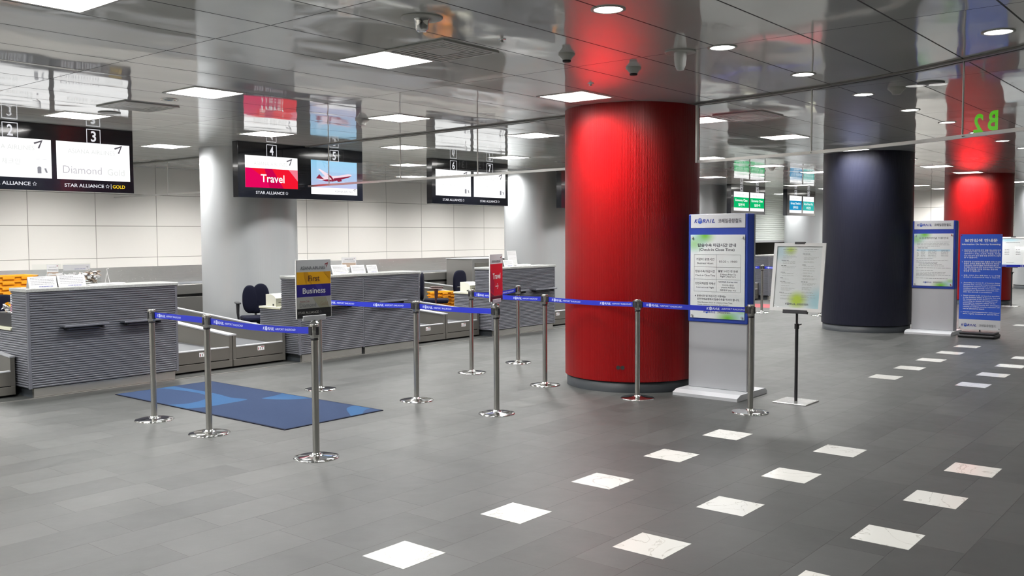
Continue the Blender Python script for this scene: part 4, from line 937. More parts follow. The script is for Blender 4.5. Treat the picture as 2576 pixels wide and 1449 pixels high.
queue_sign('s2', 0.0, 'first', 'upright sign reading First and Business on the nearest stanchion')
queue_sign('s5', R(19.5), 'travel', 'narrow-looking red Travel sign with an arrow on a stanchion')

# ------------------------------------------------------------------ kiosks
def kiosk(x, y, lab, kind):
    """origin at the centre of the base; the face looks towards -x"""
    t = thing('information_kiosk', lab, 'information kiosk', (x, y, 0))
    b = MB(); prof = [(-0.34, 0.0), (0.34, 0.0), (0.34, 0.030), (0.29, 0.058), (-0.27, 0.058), (-0.345, 0.030), (-0.345, 0.0)]
    b.extrude_y(prof, -0.355, 0.355, 'alu_lt'); o = b.build('base', t)
    fx = -0.08; bx = 0.08; ya, yb = -0.325, 0.325
    b = MB(); b.box((fx+0.01, ya, 0.058), (bx-0.01, yb, 0.74), 'alu', 0.006); b.build('lower_body', t)
    b = MB(); b.box((fx, ya-0.005, 0.735), (bx, yb+0.005, 1.838), 'blue', 0.010); b.build('upper_body', t)
    b = MB(); b.box((bx-0.03, ya-0.012, 0.06), (bx-0.005, ya-0.004, 1.83), 'alu', 0.003); b.build('side_strip', t)
    U, V = Vector((0, -1, 0)), Vector((0, 0, 1))
    # header
    b = MB(); b.box((fx-0.004, ya+0.025, 1.697), (fx+0.004, yb-0.025, 1.836), 'silver_l', 0.002); h = b.build('header_plate', t)
    b = MB(); rail_logo(b, (fx-0.0055, 0, 1.768), U, V, 0.52, 'ink_blue', 'globe', 'silver_l', True, 'ink'); b.build('lettering', h)
    # poster behind clear acrylic
    z1, z0 = 1.628, 0.778; y0, y1 = 0.300, -0.300
    b = MB(); b.box((fx-0.006, y1, z0), (fx-0.003, y0, z1), poster_mat('poster_sheet_'+kind, y0, y1, z0, z1, 'kiosk')); po = b.build('poster', t)
    xx = fx-0.0068
    P = lambda u, v, e=0.0: Vector((xx-e, y0+(y1-y0)*u, z1+(z0-z1)*v)); W_ = 0.6
    b = MB()
    if kind == 'close':
        T = lambda s, u, v, wd, hh=None, bold=0.008, m='ink': text(b, s, m, P(u, v), U, V, wd*W_, hh, bold)
        T('탑승수속 마감시간 안내', .487, .124, .70, 0.036, 0.022); T('(Check-in Close Time)', .487, .181, .655, 0.034, 0.012)
        def ln(ua, va, ub, vb): 
            if va == vb: b.quad(P(ua, va+0.0012), P(ub, va+0.0012), P(ub, va-0.0012), P(ua, va-0.0012), 'ink_gr2')
            else: b.quad(P(ua-0.0016, vb), P(ua+0.0016, vb), P(ua+0.0016, va), P(ua-0.0016, va), 'ink_gr2')
        for v in (.237, .385, .532, .680): ln(.07, v, .925, v)
        for u in (.07, .487, .925): ln(u, .237, u, .680)
        T('카운터 운영시간', .28, .293, .34); T('Business Hours', .28, .340, .30, 0.019, 0.002); T('05:20 ~ 19:00', .70, .318, .33, 0.020, 0.002)
        T('탑승수속 마감시간', .28, .437, .365); T('Check-in Close Time', .28, .486, .37, 0.018, 0.002)
        T('출발 3시간 전 완료', .70, .432, .36, 0.023); T('3 Hours Prior To', .70, .470, .285, 0.017, 0.002); T('Flight Departure', .70, .497, .28, 0.019, 0.002)
        T('인천국제공항 국제선', .28, .582, .375); T('International Flight', .28, .632, .33, 0.019, 0.002)
        T('대한항공 (Korean Air)', .70, .560, .345, 0.020, 0.003); T('아시아나항공', .70, .597, .21, 0.018, 0.003); T('(Asiana Airlines)', .70, .626, .245, 0.017, 0.001); T('제주항공 (Jeju Air)', .70, .658, .29, 0.019, 0.003)
        T('※ 운영시간 및 마감시간 이후에는', .375, .732, .58, 0.022); T('인천국제공항에서 탑승수속을 하셔야 합니다.', .52, .769, .78, 0.023)
        T('After Business Hours or Check-in Close Time,', .46, .809, .65, 0.015, 0.002); T('Please Check-in at Incheon Int\'l Airport.', .43, .838, .58, 0.015, 0.002)
        rail_logo(b, P(.50, .921), U, V, 0.30, 'ink_blue', 'globe', 'paper', True, 'ink_gr2')
    else:
        text(b, '도심공항터미널 이용안내', 'ink_gr2', P(.5, .085), U, V, .74*W_, 0.033, 0.01); r_ = random.Random(3)
        for v in (.16, .187, .214, .24): scribble(b, P, .08, .90 if v < .23 else .66, v, .0055, 'ink_gr', r_)
        scribble(b, P, .10, .36, .275, .010, 'ink_gr2', r_)
        b.quad(P(.07, .335, -0.0004), P(.93, .335, -0.0004), P(.93, .302, -0.0004), P(.07, .302, -0.0004), 'tint')
        for v in (.318, .345, .362, .385, .405, .425, .445):
            for ua, ub in ((.08, .13), (.18, .30), (.37, .58), (.70, .88)):
                if r_.random() > .2: scribble(b, P, ua, ub, v, .0055, 'ink_gr', r_)
        for v, ub in ((.475, .5), (.51, .88), (.545, .62), (.568, .62), (.59, .72), (.615, .78), (.655, .95), (.705, .50), (.742, .82), (.765, .80), (.79, .95), (.81, .55), (.855, .90)): scribble(b, P, .07 if v not in (.568, .59, .615) else .13, ub, v, .006, 'ink_gr2' if v in (.545, .655) else 'ink_gr', r_)
        rail_logo(b, P(.5, .93), U, V, 0.30, 'ink_blue', 'globe', 'paper', True, 'ink_gr')
    b.build('poster_print', po)
    b = MB(); b.quad((fx-0.0125, y0+0.003, z0-0.003), (fx-0.0125, y1-0.003, z0-0.003), (fx-0.0125, y1-0.003, z1+0.003), (fx-0.0125, y0+0.003, z1+0.003), 'glass'); b.build('clear_cover', t)
    for u, v in ((.04, .03), (.96, .03), (.04, .97), (.96, .97)):
        b = MB(); c = P(u, v); b.tube([(fx-0.001, c.y, c.z), (fx-0.022, c.y, c.z)], 0.010, 'chrome', 16); b.build('standoff', t)
    return t
M['tint'] = pm('pale_blue_tint', srgb(176, 208, 226), 0.5)
kiosk(8.64, 4.345, 'blue and silver kiosk with the Check-in Close Time poster beside the red pillar', 'close')
kiosk(16.07, 4.28, 'blue and silver kiosk with a text-heavy poster beside the navy pillar', 'guide')

# ------------------------------------------------------------------ banner stand
t = thing('banner_stand', 'blue X-frame banner about security screening on a black base', 'banner', (15.86, 3.545, 0))
b = MB()
for k, (s, z0, z1) in enumerate(((1.0, 0.0, 0.055), (0.94, 0.055, 0.085))): b.box((-0.20*s, -0.27*s, z0+0.0), (0.20*s, 0.27*s, z1), 'blackp', 0.022)
b.build('base', t)
b = MB(); b.tube([(0.045, 0.0, 0.08), (0.045, 0, 1.60)], 0.010, 'blackp', 12); b.tube([(0.045, -0.27, 1.60), (0.045, 0.27, 1.60)], 0.007, 'blackp', 10); b.tube([(0.045, -0.27, 0.13), (0.045, 0.27, 0.13)], 0.007, 'blackp', 10); b.build('frame', t)
b = MB(); yl, yr, zt, zb = 0.300, -0.300, 1.615, 0.118
P = lambda u, v, e=0.0: Vector((-e, yl+(yr-yl)*u, zt+(zb-zt)*v)); U, V = Vector((0, -1, 0)), Vector((0, 0, 1))
b.box((-0.001, yr, zb+(zt-zb)*0.105), (0.001, yl, zt), 'blue_ban'); b.box((-0.001, yr, zb), (0.001, yl, zb+(zt-zb)*0.105), 'silver_l'); ba = b.build('banner_sheet', t)
b = MB(); T = lambda s, u, v, wd, hh, bold=0.0: text(b, s, 'ink_white', P(u, v, 0.0022), U, V, wd*0.6, hh, bold)
T('보안검색 안내문', .50, .065, .78, 0.052, 0.025); T('Information On Security Screening', .50, .107, .92, 0.032, 0.012)
body = [('1.', .163, ['항공안전 및 보안에 관한 법률 제21조에 의거', '하여 항공기에는 무기(탄저균, 천연두균 등', '생화학무기 포함), 도검류, 폭발물, 독극물', '또는 연소성이 높은 물품 등을 휴대하거나 탑재', '할 수 없습니다.']),
        ('2.', .285, ['항공안전 및 보안에 관한 법률에 의해 기내에', '반입이 금지된 물품은 해당 항공사의 체크인', '카운터에서 위탁수하물로 처리하셔야 합니다.', '동 법률 제23조(승객의 안전유지협조 의무)에', '의해 보안검색을 거부할 경우에는 항공기에', '탑승할 수 없습니다.']),
        ('3.', .430, ['필름, 고감도 특수 필름 등은 X-ray 검색을', '받지않고 수(手)검색으로 하실 수 있습니다.']),
        ('1.', .507, ['According to Article 21 of Aviation Safety', 'Security Act, carrying weapons (including', 'biochemical weapons such as anthrax,', 'smallpox germ), swords, toxic chemicals,', 'explosives or flammable materials, etc.', 'into the aircraft is prohibited.']),
        ('2.', .642, ['Need consent to be on board as specified', 'in the Aviation Safety & Security Act and', 'be transported at the check-in counter.', 'According to Article 23 (obligation of', 'passenger to maintain safety) of the', 'Aviation Safety & Security Act, passengers', 'refusing to undergo security inspection will', 'not be allowed to board.']),
        ('3.', .815, ['Request a hand inspection for undeveloped', 'films, highly sensitive or special films.'])]
for num, v, lines in body:
    T(num, .06, v+0.004, .025, 0.014)
    for i, s in enumerate(lines):
        wd = min(.87, len(s)*(.0365 if ord(s[0]) > 255 else .0215)); T(s, .10+wd/2, v+i*.0195+.003, wd, 0.022 if ord(s[0]) > 255 else 0.021, 0.012)
rail_logo(b, P(.48, .955, 0.0022), U, V, 0.50, 'ink_blue', 'globe', 'silver_l', True, 'ink_gr')
b.build('lettering', ba)
for u, v in ((.03, .012), (.97, .012), (.03, .985), (.97, .985)):
    b = MB(); c = P(u, v, 0.0); b.tube([(-0.004, c.y, c.z), (0.03, c.y, c.z)], 0.009, 'chrome', 12); b.build('eyelet', t)

# ------------------------------------------------------------------ easel boards
def easel(x, y, lab, kind, rz=0.0):
    t = thing('easel_board', lab, 'notice board', (x, y, 0), rz)
    b = MB(); b.box((-0.165, -0.165, 0.0), (0.165, 0.165, 0.012), 'steel_lt', 0.003); b.build('base_plate', t)
    b = MB(); b.tube([(0, 0, 0.012), (0, 0, 0.74)], 0.0155, 'blackp', 16); b.tube([(0, 0, 0.74), (0, 0, 0.90)], 0.011, 'blackp', 12); b.build('pole', t)
    b = MB(); b.tube([(0, 0, 0.715), (0, 0, 0.765)], 0.022, 'blackp', 16); b.tube([(0, 0, 0.75), (0.0, -0.045, 0.762)], 0.008, 'blackp', 8); b.build('height_clamp', t)
    tilt = R(9.0); n_ = Vector((-math.cos(tilt), 0, math.sin(tilt))); V = Vector((math.sin(tilt), 0, math.cos(tilt))); U = Vector((0, -1, 0)); O = Vector((-0.035, 0, 0.885))
    Q = lambda a, h_, e: O+U*a+V*h_+n_*e
    def slab(mb, a0, a1, h0, h1, e0, e1, m):
        vs = [Q(a, h_, e) for e in (e0, e1) for a, h_ in ((a0, h0), (a1, h0), (a1, h1), (a0, h1))]
        mb.add(vs, [(3, 2, 1, 0), (4, 5, 6, 7), (0, 1, 5, 4), (1, 2, 6, 5), (2, 3, 7, 6), (3, 0, 4, 7)], m)
    b = MB(); slab(b, -0.12, 0.12, -0.020, 0.004, -0.012, 0.022, 'blackp'); slab(b, -0.12, 0.12, 0.004, 0.014, 0.018, 0.022, 'blackp'); slab(b, -0.05, 0.05, 0.655, 0.675, -0.01, 0.02, 'blackp'); slab(b, -0.012, 0.012, 0.0, 0.66, -0.014, -0.004, 'blackp'); b.build('board_clips', t)
    W_, H_ = 0.515, 0.665; fw = 0.033
    b = MB()
    for a0, a1, h0, h1 in ((-W_/2, W_/2, 0, fw), (-W_/2, W_/2, H_-fw, H_), (-W_/2, -W_/2+fw, fw, H_-fw), (W_/2-fw, W_/2, fw, H_-fw)): slab(b, a0, a1, h0, h1, 0.0, 0.016, 'white')
    b.build('frame', t)
    # sheet in its own tilted object
    sh = MB(); a_, h_ = W_/2-fw, H_/2-fw
    sh.box((0.0, -a_, -h_), (0.003, a_, h_), poster_mat('board_sheet_'+kind, a_, -a_, -h_, h_, kind))
    s = sh.build('poster', t); s.location = Q(0, H_/2, 0.008); s.rotation_euler = (0, tilt, 0)
    r_ = random.Random(11); b = MB(); PP = lambda u, v, e=0.0014: Vector((-e, a_-2*a_*u, h_-2*h_*v))
    if kind == 'easel':
        for col, (ua, ub) in enumerate(((.11, .46), (.58, .93))):
            scribble(b, PP, ua+.02, ub-.02, .05, .006, 'ink_gr', r_); v = .085
            while v < .87:
                if r_.random() < .42: scribble(b, PP, ua, ua+r_.uniform(.06, .16), v, .0065, 'ink_gr2', r_); v += .018
                for q in range(r_.choice((1, 2, 3))):
                    if v < .87: scribble(b, PP, ua+.03, ub-r_.uniform(0, .18), v, .0035, 'silver_p', r_)
                    v += .017
                v += .02
        rail_logo(b, PP(.52, .935), (0, -1, 0), (0, 0, 1), 0.23, 'ink_gr2', 'ink_gr', 'paper', True, 'ink_gr')
    else:
        scribble(b, PP, .2, .8, .16, .012, 'ink_gr', r_)
        for v in (.42, .47, .53, .59): scribble(b, PP, .15, .35, v, .016, 'ink_gr', r_); scribble(b, PP, .65, .85, v, .016, 'ink_gr', r_)
        scribble(b, PP, .25, .6, .90, .012, 'ink_gr', r_)
    b.build('poster_print', s)
    b = MB(); b.quad(Q(-W_/2+fw, fw, 0.014), Q(W_/2-fw, fw, 0.014), Q(W_/2-fw, H_-fw, 0.014), Q(-W_/2+fw, H_-fw, 0.014), 'glass'); b.build('clear_cover', t)
    return t
easel(8.66, 3.55, 'white-framed notice on a black pole stand, standing right of the first kiosk', 'easel')
easel(23.0, 4.50, 'distant white-framed notice on a thin black stand, right behind the blue banner', 'far')

# ------------------------------------------------------------------ staff chairs
def chair(x, y, rz, lab, lobes=False, armcol='blackp', zs=0.0):
    t = thing('office_chair', lab, 'chair', (x, y, 0), rz)
    def pad(mb, w_, h_, th, c, m, n=20, pw=3.0):
        vs = []; fs = []; rings = ((-th/2, 0.45), (-th*0.47, 0.72), (-th*0.36, 0.90), (-th/5, 1.0), (th/5, 1.0), (th*0.36, 0.90), (th*0.47, 0.72), (th/2, 0.45))
        for e, s in rings:
            for i in range(n*2):
                a = 2*PI*i/(n*2); ca, sa = math.cos(a), math.sin(a); k = (abs(ca)**pw+abs(sa)**pw)**(-1/pw)
                vs.append((c[0]+w_/2*ca*k*s, c[1]+e, c[2]+h_/2*sa*k*s))
        N2 = n*2
        for r_ in range(len(rings)-1):
            for i in range(N2): j = (i+1) % N2; fs.append((r_*N2+i, r_*N2+j, (r_+1)*N2+j, (r_+1)*N2+i))
        fs += [tuple(reversed(range(N2))), tuple(range((len(rings)-1)*N2, len(rings)*N2))]; mb.add(vs, fs, m, True)
    b = MB()
    if lobes:
        pad(b, 0.21, 0.40, 0.06, (-0.085, 0.22, 0.735), 'navy_fab', pw=2.4); pad(b, 0.24, 0.42, 0.06, (0.07, 0.23, 0.745), 'navy_fab', pw=2.4); pad(b, 0.24, 0.26, 0.05, (-0.01, 0.225, 0.66), 'navy_fab')
    else: pad(b, 0.42, 0.48, 0.07, (0, 0.23, 0.735+zs), 'navy_fab')
    b.build('backrest', t)
    b = MB(); b.box((-0.235, -0.24, 0.44), (0.235, 0.20, 0.51), 'navy_fab', 0.03); b.build('seat', t)
    b = MB(); b.tube([(0, 0.26, 0.70), (0, 0.27, 0.52), (0, 0.16, 0.42), (0, 0, 0.42)], 0.018, 'blackp', 10); b.build('back_bracket', t)
    for s in (-1, 1):
        b = MB(); b.tube([(s*0.27, -0.02, 0.45), (s*0.28, -0.02, 0.56), (s*0.28, -0.02, 0.69)], 0.014, armcol, 10, 0.026); b.tube([(s*0.2, -0.02, 0.44), (s*0.27, -0.02, 0.45)], 0.014, armcol, 8)
        b.box((s*0.28-0.035, -0.14, 0.69), (s*0.28+0.035, 0.10, 0.715), armcol, 0.010); b.build('armrest', t)
    b = MB(); b.tube([(0, 0, 0.09), (0, 0, 0.43)], 0.024, 'blackp', 12); b.build('column', t)
    b = MB()
    for k in range(5):
        a = 2*PI*k/5; b.tube([(0, 0, 0.09), (0.28*math.cos(a), 0.28*math.sin(a), 0.065)], 0.022, 'blackp', 8, 0.014)
    b.build('star_base', t)
    for k in range(5):
        a = 2*PI*k/5; b = MB(); c = Vector((0.28*math.cos(a), 0.28*math.sin(a), 0.028)); b.tube([c+Vector((-0.02, 0, 0)), c+Vector((0.02, 0, 0))], 0.027, 'blackp', 14); b.build('castor', t)
    return t
chair(7.86, 11.12, R(-28), 'navy office chair with a two-lobed back beside the wide middle counter', True)
chair(11.90, 11.55, R(42), 'navy office chair seen side-on directly right of the wide middle counter', armcol='brown')
chair(12.62, 11.35, R(10), 'navy office chair peeping out left of the counter by the red pillar', zs=0.02)
chair(4.55, 11.15, R(5), 'navy office chair hidden behind the left counter')

# ------------------------------------------------------------------ orange baskets
def basket_proto(lab, loc, rz, grp):
    t = thing('plastic_basket', lab, 'basket', loc, rz, grp)
    b = MB(); w0, w1, d0, d1, h = 0.21, 0.235, 0.145, 0.165, 0.14; th = 0.006
    def ring(w_, d_, z): return [(-w_, -d_, z), (w_, -d_, z), (w_, d_, z), (-w_, d_, z)]
    vs = ring(w0, d0, 0)+ring(w1, d1, h)+ring(w1-th, d1-th, h)+ring(w0-th, d0-th, th)
    fs = [(3, 2, 1, 0)]+[(k*4+i, k*4+(i+1) % 4, (k+1)*4+(i+1) % 4, (k+1)*4+i) for k in range(3) for i in range(4)]+[(12, 13, 14, 15)]
    b.add(vs, fs, 'orange'); b.build('tub', t)
    b = MB(); W1, D1 = w1+0.012, d1+0.012
    for a, c in (((-W1, -D1), (W1, -D1+0.02)), ((-W1, D1-0.02), (W1, D1)), ((-W1, -D1), (-W1+0.02, D1)), ((W1-0.02, -D1), (W1, D1))): b.box((a[0], a[1], h-0.018), (c[0], c[1], h), 'orange', 0.004)
    for sx in (-0.11, 0.11): b.box((sx-0.07, -D1-0.003, h-0.045), (sx+0.07, -D1+0.018, h-0.016), 'orange', 0.004)
    for sy in (-1, 1): b.box((sy*W1-0.004, -0.08, h-0.045), (sy*W1+0.004, 0.08, h-0.016), 'orange', 0.002)
    b.build('rim', t); return t
def cart(x, y, w_, d_, h, lab):
    t = thing('basket_trolley', lab, 'trolley', (x, y, 0)); b = MB(); b.box((-w_/2, -d_/2, h-0.04), (w_/2, d_/2, h), 'steel', 0.005); b.build('platform', t)
    for sx in (-1, 1):
        for sy in (-1, 1):
            b = MB(); b.tube([(sx*(w_/2-0.04), sy*(d_/2-0.04), 0.0), (sx*(w_/2-0.04), sy*(d_/2-0.04), h-0.04)], 0.018, 'steel', 10); b.build('leg', t)
ordn = ['lowest', 'second from the bottom', 'third from the bottom', 'fourth from the bottom', 'fifth from the bottom', 'sixth from the bottom', 'seventh from the bottom', 'eighth from the bottom', 'topmost', 'topmost']
cart(4.70, 12.1, 1.15, 0.42, 0.58, 'low steel trolley under the tall orange basket stacks, behind the left counter')
bk0 = None
for ci, (cx, cy_) in enumerate(((4.95, 12.10), (4.42, 12.10))):
    n = 8
    for k in range(n):
        lab = 'orange plastic basket, %s of the %s tall stack behind the left counter' % ('topmost' if k == n-1 else ordn[k], ('right', 'left')[ci]); loc = (cx, cy_, 0.58+k*0.064); rz = R((k*37 % 5)-2)*0.6
        if bk0 is None: t = bk0 = basket_proto(lab, loc, rz, 'orange baskets in the stacks behind the left counter')
        else: t = copy_tree(bk0); t.location = loc; t.rotation_euler = (0, 0, rz); t['label'] = lab
for k in range(8):
    t = copy_tree(bk0); t.location = (12.62, 12.05, 0.0+k*0.064); t.rotation_euler = (0, 0, R((k*53 % 7)-3)*0.6); t['group'] = 'orange baskets in the low stack behind the conveyors'
    t['label'] = 'orange basket, %s of the low stack behind the conveyors' % ('topmost' if k == 7 else ordn[k])
for k in range(3):
    t = copy_tree(bk0); t.location = (14.62, 11.1, 0.0+k*0.064+(0.02 if k == 2 else 0)); t.rotation_euler = (0, 0, 0.2*k); t['group'] = 'orange baskets against the red pillar'
    t['label'] = 'orange basket at the left edge of the red pillar, %s of three' % ('lowest', 'middle', 'topmost')[k]

# ------------------------------------------------------------------ things on the counters
CT = 1.1165; DT = 0.7025
def printer(x, y, lab):
    t = thing('label_printer', lab, 'printer', (x, y, DT))
    b = MB(); b.extrude_x([(-0.10, 0.0), (0.12, 0.0), (0.12, 0.16), (0.02, 0.165), (-0.06, 0.145), (-0.10, 0.11)], -0.11, 0.11, 'cream_pl'); b.build('casing', t)
    b = MB(); b.box((-0.07, -0.103, 0.05), (0.07, -0.099, 0.058), 'dark'); b.build('paper_slot', t)
    b = MB(); b.box((-0.114, -0.06, 0.012), (-0.11, -0.03, 0.035), 'dark', 0.001); b.build('button', t)
printer(7.60, 10.30, 'cream label printer on the low desk of the wide middle counter')
printer(11.44, 10.30, 'cream label printer on the low desk of the counter by the red pillar')
printer(22.00, 10.30, 'white label printer on the low desk of the distant counter')
def tent(x, y, w_, h, lab, rz=0.0, m='paper'):
    t = thing('card_stand', lab, 'card', (x, y, CT), rz); b = MB(); d = h*0.35
    b.add([(-w_/2, -d, 0), (w_/2, -d, 0), (w_/2, 0, h), (-w_/2, 0, h), (-w_/2, -d-0.002, 0.001), (w_/2, -d-0.002, 0.001), (w_/2, -0.002, h+0.001), (-w_/2, -0.002, h+0.001)], [(0, 1, 2, 3), (7, 6, 5, 4), (0, 4, 5, 1), (3, 2, 6, 7), (1, 5, 6, 2), (0, 3, 7, 4)], m)
    b.add([(-w_/2, 0, h), (w_/2, 0, h), (w_/2, d*0.8, 0), (-w_/2, d*0.8, 0), (-w_/2, -0.002, h), (w_/2, -0.002, h), (w_/2, d*0.8-0.003, 0), (-w_/2, d*0.8-0.003, 0)], [(0, 1, 2, 3), (7, 6, 5, 4)], m); o = b.build('card', t)
    b = MB(); r_ = random.Random(int(x*100)); Pq = lambda u, v, e=0.0: Vector((-w_/2+w_*u, -d*(v)-0.0032, h*(1-v)+0.002))
    for v in (.14, .27, .40, .55, .70): scribble(b, Pq, .08, .92 if v != .14 else .6, v, .035, 'ink_gr', r_)
    scribble(b, Pq, .35, .85, .90, .06, 'ink_blue', r_); b.build('print', o); return t
tent(4.30, 9.80, 0.28, 0.115, 'left one of two small white sloping cards on the left counter')
tent(4.60, 9.80, 0.29, 0.118, 'right one of two small white sloping cards on the left counter')
tent(8.26, 9.84, 0.27, 0.125, 'small white sloping card beside the First and Business sign, on the middle counter')
tent(8.59, 9.84, 0.25, 0.112, 'middle one of the white sloping cards on the wide middle counter')
tent(8.86, 9.85, 0.20, 0.108, 'rightmost white sloping card on the wide middle counter', 0.05)
tent(11.86, 9.84, 0.24, 0.108, 'small white sloping card right behind the Travel sign')
def sheets(x, y, w_, d_, h, lab, rz=0):
    t = thing('paper_stack', lab, 'papers', (x, y, CT), rz); b = MB(); b.box((-w_/2, -d_/2, 0), (w_/2, d_/2, h), 'paper', 0.001); b.build('sheets', t)
sheets(5.00, 9.88, 0.42, 0.14, 0.014, 'flat white papers lying on the left counter', 0.03)
sheets(8.42, 9.765, 0.44, 0.07, 0.012, 'flat white leaflets lying in front of the cards on the middle counter', 0.02)
sheets(12.24, 9.87, 0.38, 0.16, 0.026, 'low white paper block on the counter by the red pillar', 0.04)
def holder(x, y, w_, h, lab, rz=0, pic=True, z=CT):
    t = thing('leaflet_holder', lab, 'leaflet holder', (x, y, z), rz)
    b = MB(); b.box((-w_/2, -0.003, 0), (w_/2, 0.0, h), 'clear'); b.box((-w_/2, -0.05, 0), (w_/2, 0.03, 0.004), 'clear'); b.box((-w_/2, -0.05, 0.004), (w_/2, -0.047, h*0.35), 'clear'); b.build('acrylic_stand', t)
    b = MB(); b.box((-w_/2+0.006, -0.0065, h*0.05), (w_/2-0.006, -0.0035, h*0.97), 'paper'); o = b.build('leaflet', t)
    b = MB(); r_ = random.Random(int(x*77)); Pq = lambda u, v, e=0.0: Vector((-w_/2+w_*u, -0.0072, h*(1-v)))
    if pic:
        b.quad(Pq(.05, .62), Pq(.95, .62), Pq(.95, .36), Pq(.05, .36), 'bag'); text(b, 'ASIANA AIRLINES', 'ink_gr2', Pq(.5, .14), X_, Z_, w_*0.6); chevron(b, Pq(.86, .10), X_, Z_, 0.02, 'brand_r')
        for v in (.24, .30, .70, .76, .82): scribble(b, Pq, .08, .9, v, .02, 'ink_gr', r_)
    else:
        for v in (.12, .2, .28, .5, .58): scribble(b, Pq, .1, .9, v, .012, 'silver_p', r_)
    b.build('print', o); return t
holder(8.545, 9.96, 0.27, 0.225, 'clear holder with a printed leaflet behind the cards on the middle counter')
t = holder(12.12, 9.93, 0.25, 0.27, 'tall bright white sheet in a stand on the counter by the red pillar', pic=False); t.rotation_euler = (R(-10), 0, 0)
holder(4.50, 9.99, 0.13, 0.235, 'small clear holder with a dark card behind the left counter cards')
t = thing('acrylic_screen', 'clear acrylic upright with pale header strip on the left counter', 'acrylic stand', (4.62, 10.03, CT))
b = MB(); b.box((-0.31, -0.002, 0), (-0.01, 0.002, 0.235), 'clear'); b.box((0.0, -0.002, 0), (0.31, 0.002, 0.235), 'clear'); b.build('clear_sheet', t)
b = MB(); b.box((0.01, -0.006, 0.16), (0.30, -0.003, 0.222), 'silver_l'); text(b, 'ASIANA AIRLINES', 'ink_blue', (0.19, -0.0068, 0.175), X_, Z_, 0.12); chevron(b, (0.27, -0.0068, 0.19), X_, Z_, 0.025, 'ink_gr'); b.build('header_strip', t)
t = thing('tag_box', 'clear box heaped with crumpled bag tags and wrapping on the left counter', 'box', (4.86, 9.93, CT))
b = MB()
for a, c in (((-0.10, -0.07), (0.10, -0.067)), ((-0.10, 0.067), (0.10, 0.07)), ((-0.10, -0.067), (-0.097, 0.067)), ((0.097, -0.067), (0.10, 0.067))): b.box((a[0], a[1], 0), (c[0], c[1], 0.09), 'clear')
b.box((-0.10, -0.07, 0), (0.10, 0.07, 0.003), 'clear'); b.build('clear_box', t)
r_ = random.Random(5); b = MB()
for k in range(90):
    c = Vector((r_.uniform(-0.085, 0.085), r_.uniform(-0.055, 0.055), r_.uniform(0.01, 0.15)*(1-0.3*r_.random()))); a = r_.uniform(0, 6.28); l = r_.uniform(0.02, 0.05); w_ = r_.uniform(0.006, 0.02)
    u = Vector((math.cos(a), math.sin(a)*0.6, r_.uniform(-0.8, 0.8))).normalized()*l; v = Vector((-math.sin(a), math.cos(a), r_.uniform(-.5, .5))).normalized()*w_
    b.add([c-u-v, c+u-v, c+u+v, c-u+v, c+v*0.2+Vector((0, 0, 0.012))], [(0, 1, 4), (1, 2, 4), (2, 3, 4), (3, 0, 4)], r_.choice(['bag', 'bag', 'film', 'paper']))
o = b.build('crumpled_tags', t); o['kind'] = 'stuff'
t = thing('wrapping_film', 'loose crumpled clear wrapping lying behind the left counter cards', 'wrapping', (4.60, 9.955, CT)); b = MB()
for k in range(60):
    c = Vector((r_.uniform(-0.18, 0.14), r_.uniform(-0.03, 0.03), r_.uniform(0.01, 0.14))); a = r_.uniform(0, 6.28)
    u = Vector((math.cos(a), 0.4*math.sin(a), r_.uniform(-0.4, 0.4))).normalized()*r_.uniform(0.015, 0.04); v = Vector((-math.sin(a)*0.3, 0.2, 1)).normalized()*r_.uniform(0.004, 0.012)
    b.add([c-u-v, c+u-v, c+u+v, c-u+v], [(0, 1, 2, 3)], 'film')
b.build('film', t)
t = thing('wire_stand', 'bent white wire stand at the right of the tag box on the left counter', 'wire stand', (5.06, 9.95, CT))
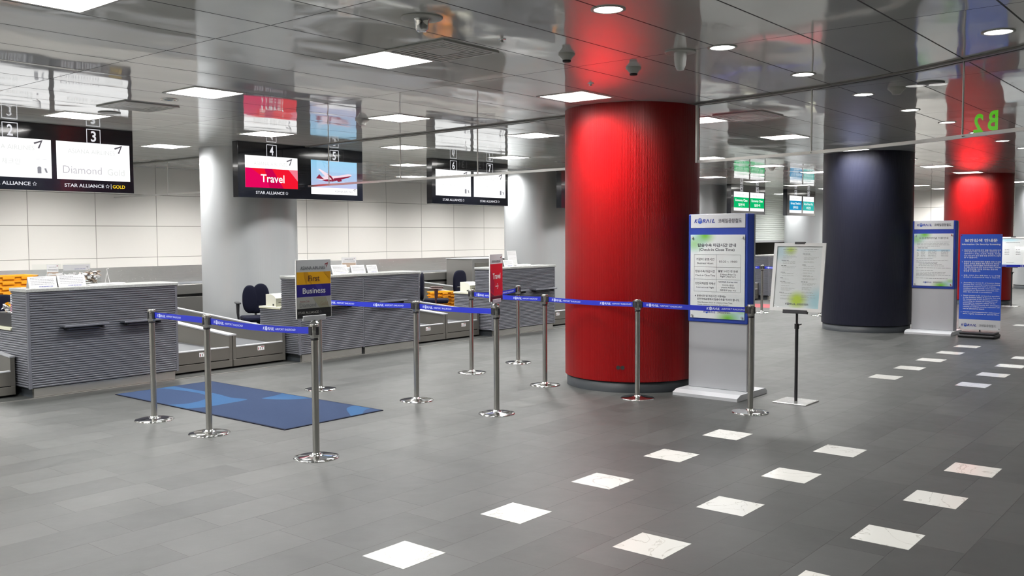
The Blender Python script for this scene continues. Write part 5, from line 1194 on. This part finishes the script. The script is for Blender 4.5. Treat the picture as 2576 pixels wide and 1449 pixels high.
b = MB(); b.tube([(-0.03, -0.03, 0.002), (0.0, -0.01, 0.10), (0.01, 0, 0.165), (0.035, 0, 0.17)], 0.003, 'white', 8); b.tube([(0.03, -0.03, 0.002), (0.015, -0.01, 0.10), (0.01, 0, 0.165)], 0.003, 'white', 8); b.build('wire', t)
b = MB(); b.box((-0.045, -0.045, 0), (0.045, 0.03, 0.008), 'white', 0.002); b.build('foot', t)
t = thing('pen_stand', 'small thin upright at the back of the counter by the red pillar', 'pen stand', (11.99, 10.0, CT)); b = MB(); b.tube([(0, 0, 0), (0.004, 0, 0.15)], 0.006, 'silver_p', 8); b.build('stem', t)
b = MB(); b.box((-0.03, -0.02, 0), (0.03, 0.02, 0.008), 'blackp', 0.002); b.build('foot', t)
# low desk of the left counter, cut by the frame
t = thing('desk_organiser', 'black desktop box at the left edge of the picture, on the low desk', 'box', (4.30, 10.30, DT)); b = MB(); b.box((-0.17, -0.19, 0), (0.17, 0.19, 0.145), 'blackp', 0.008); b.build('box_body', t)
t = thing('flower_leaflet', 'white and pink leaflet standing on the black desktop box', 'leaflet', (4.20, 10.15, DT+0.146)); b = MB(); b.box((-0.06, -0.02, 0), (0.06, 0.02, 0.19), 'paper', 0.002); o = b.build('leaflet', t)
b = MB(); b.quad((-0.0605, -0.018, 0.01), (-0.0605, 0.018, 0.01), (-0.0605, 0.018, 0.10), (-0.0605, -0.018, 0.10), 'pink'); b.quad((-0.05, -0.0205, 0.01), (0.05, -0.0205, 0.01), (0.05, -0.0205, 0.09), (-0.05, -0.0205, 0.09), 'pink'); b.build('print', o)
t = thing('crumpled_bag', 'crumpled clear bag on the black desktop box at the left edge', 'bag', (4.22, 10.32, DT+0.146)); b = MB()
for k in range(40):
    c = Vector((r_.uniform(-0.06, 0.06), r_.uniform(-0.06, 0.06), r_.uniform(0.0, 0.09))); a = r_.uniform(0, 6.28)
    u = Vector((math.cos(a), math.sin(a), r_.uniform(-0.8, 0.8))).normalized()*0.03; v = Vector((-math.sin(a), math.cos(a), r_.uniform(-1, 1))).normalized()*0.02
    b.add([c-u-v, c+u-v, c+u+v, c-u+v], [(0, 1, 2, 3)], 'film' if k % 4 else 'gold')
b.build('film', t)
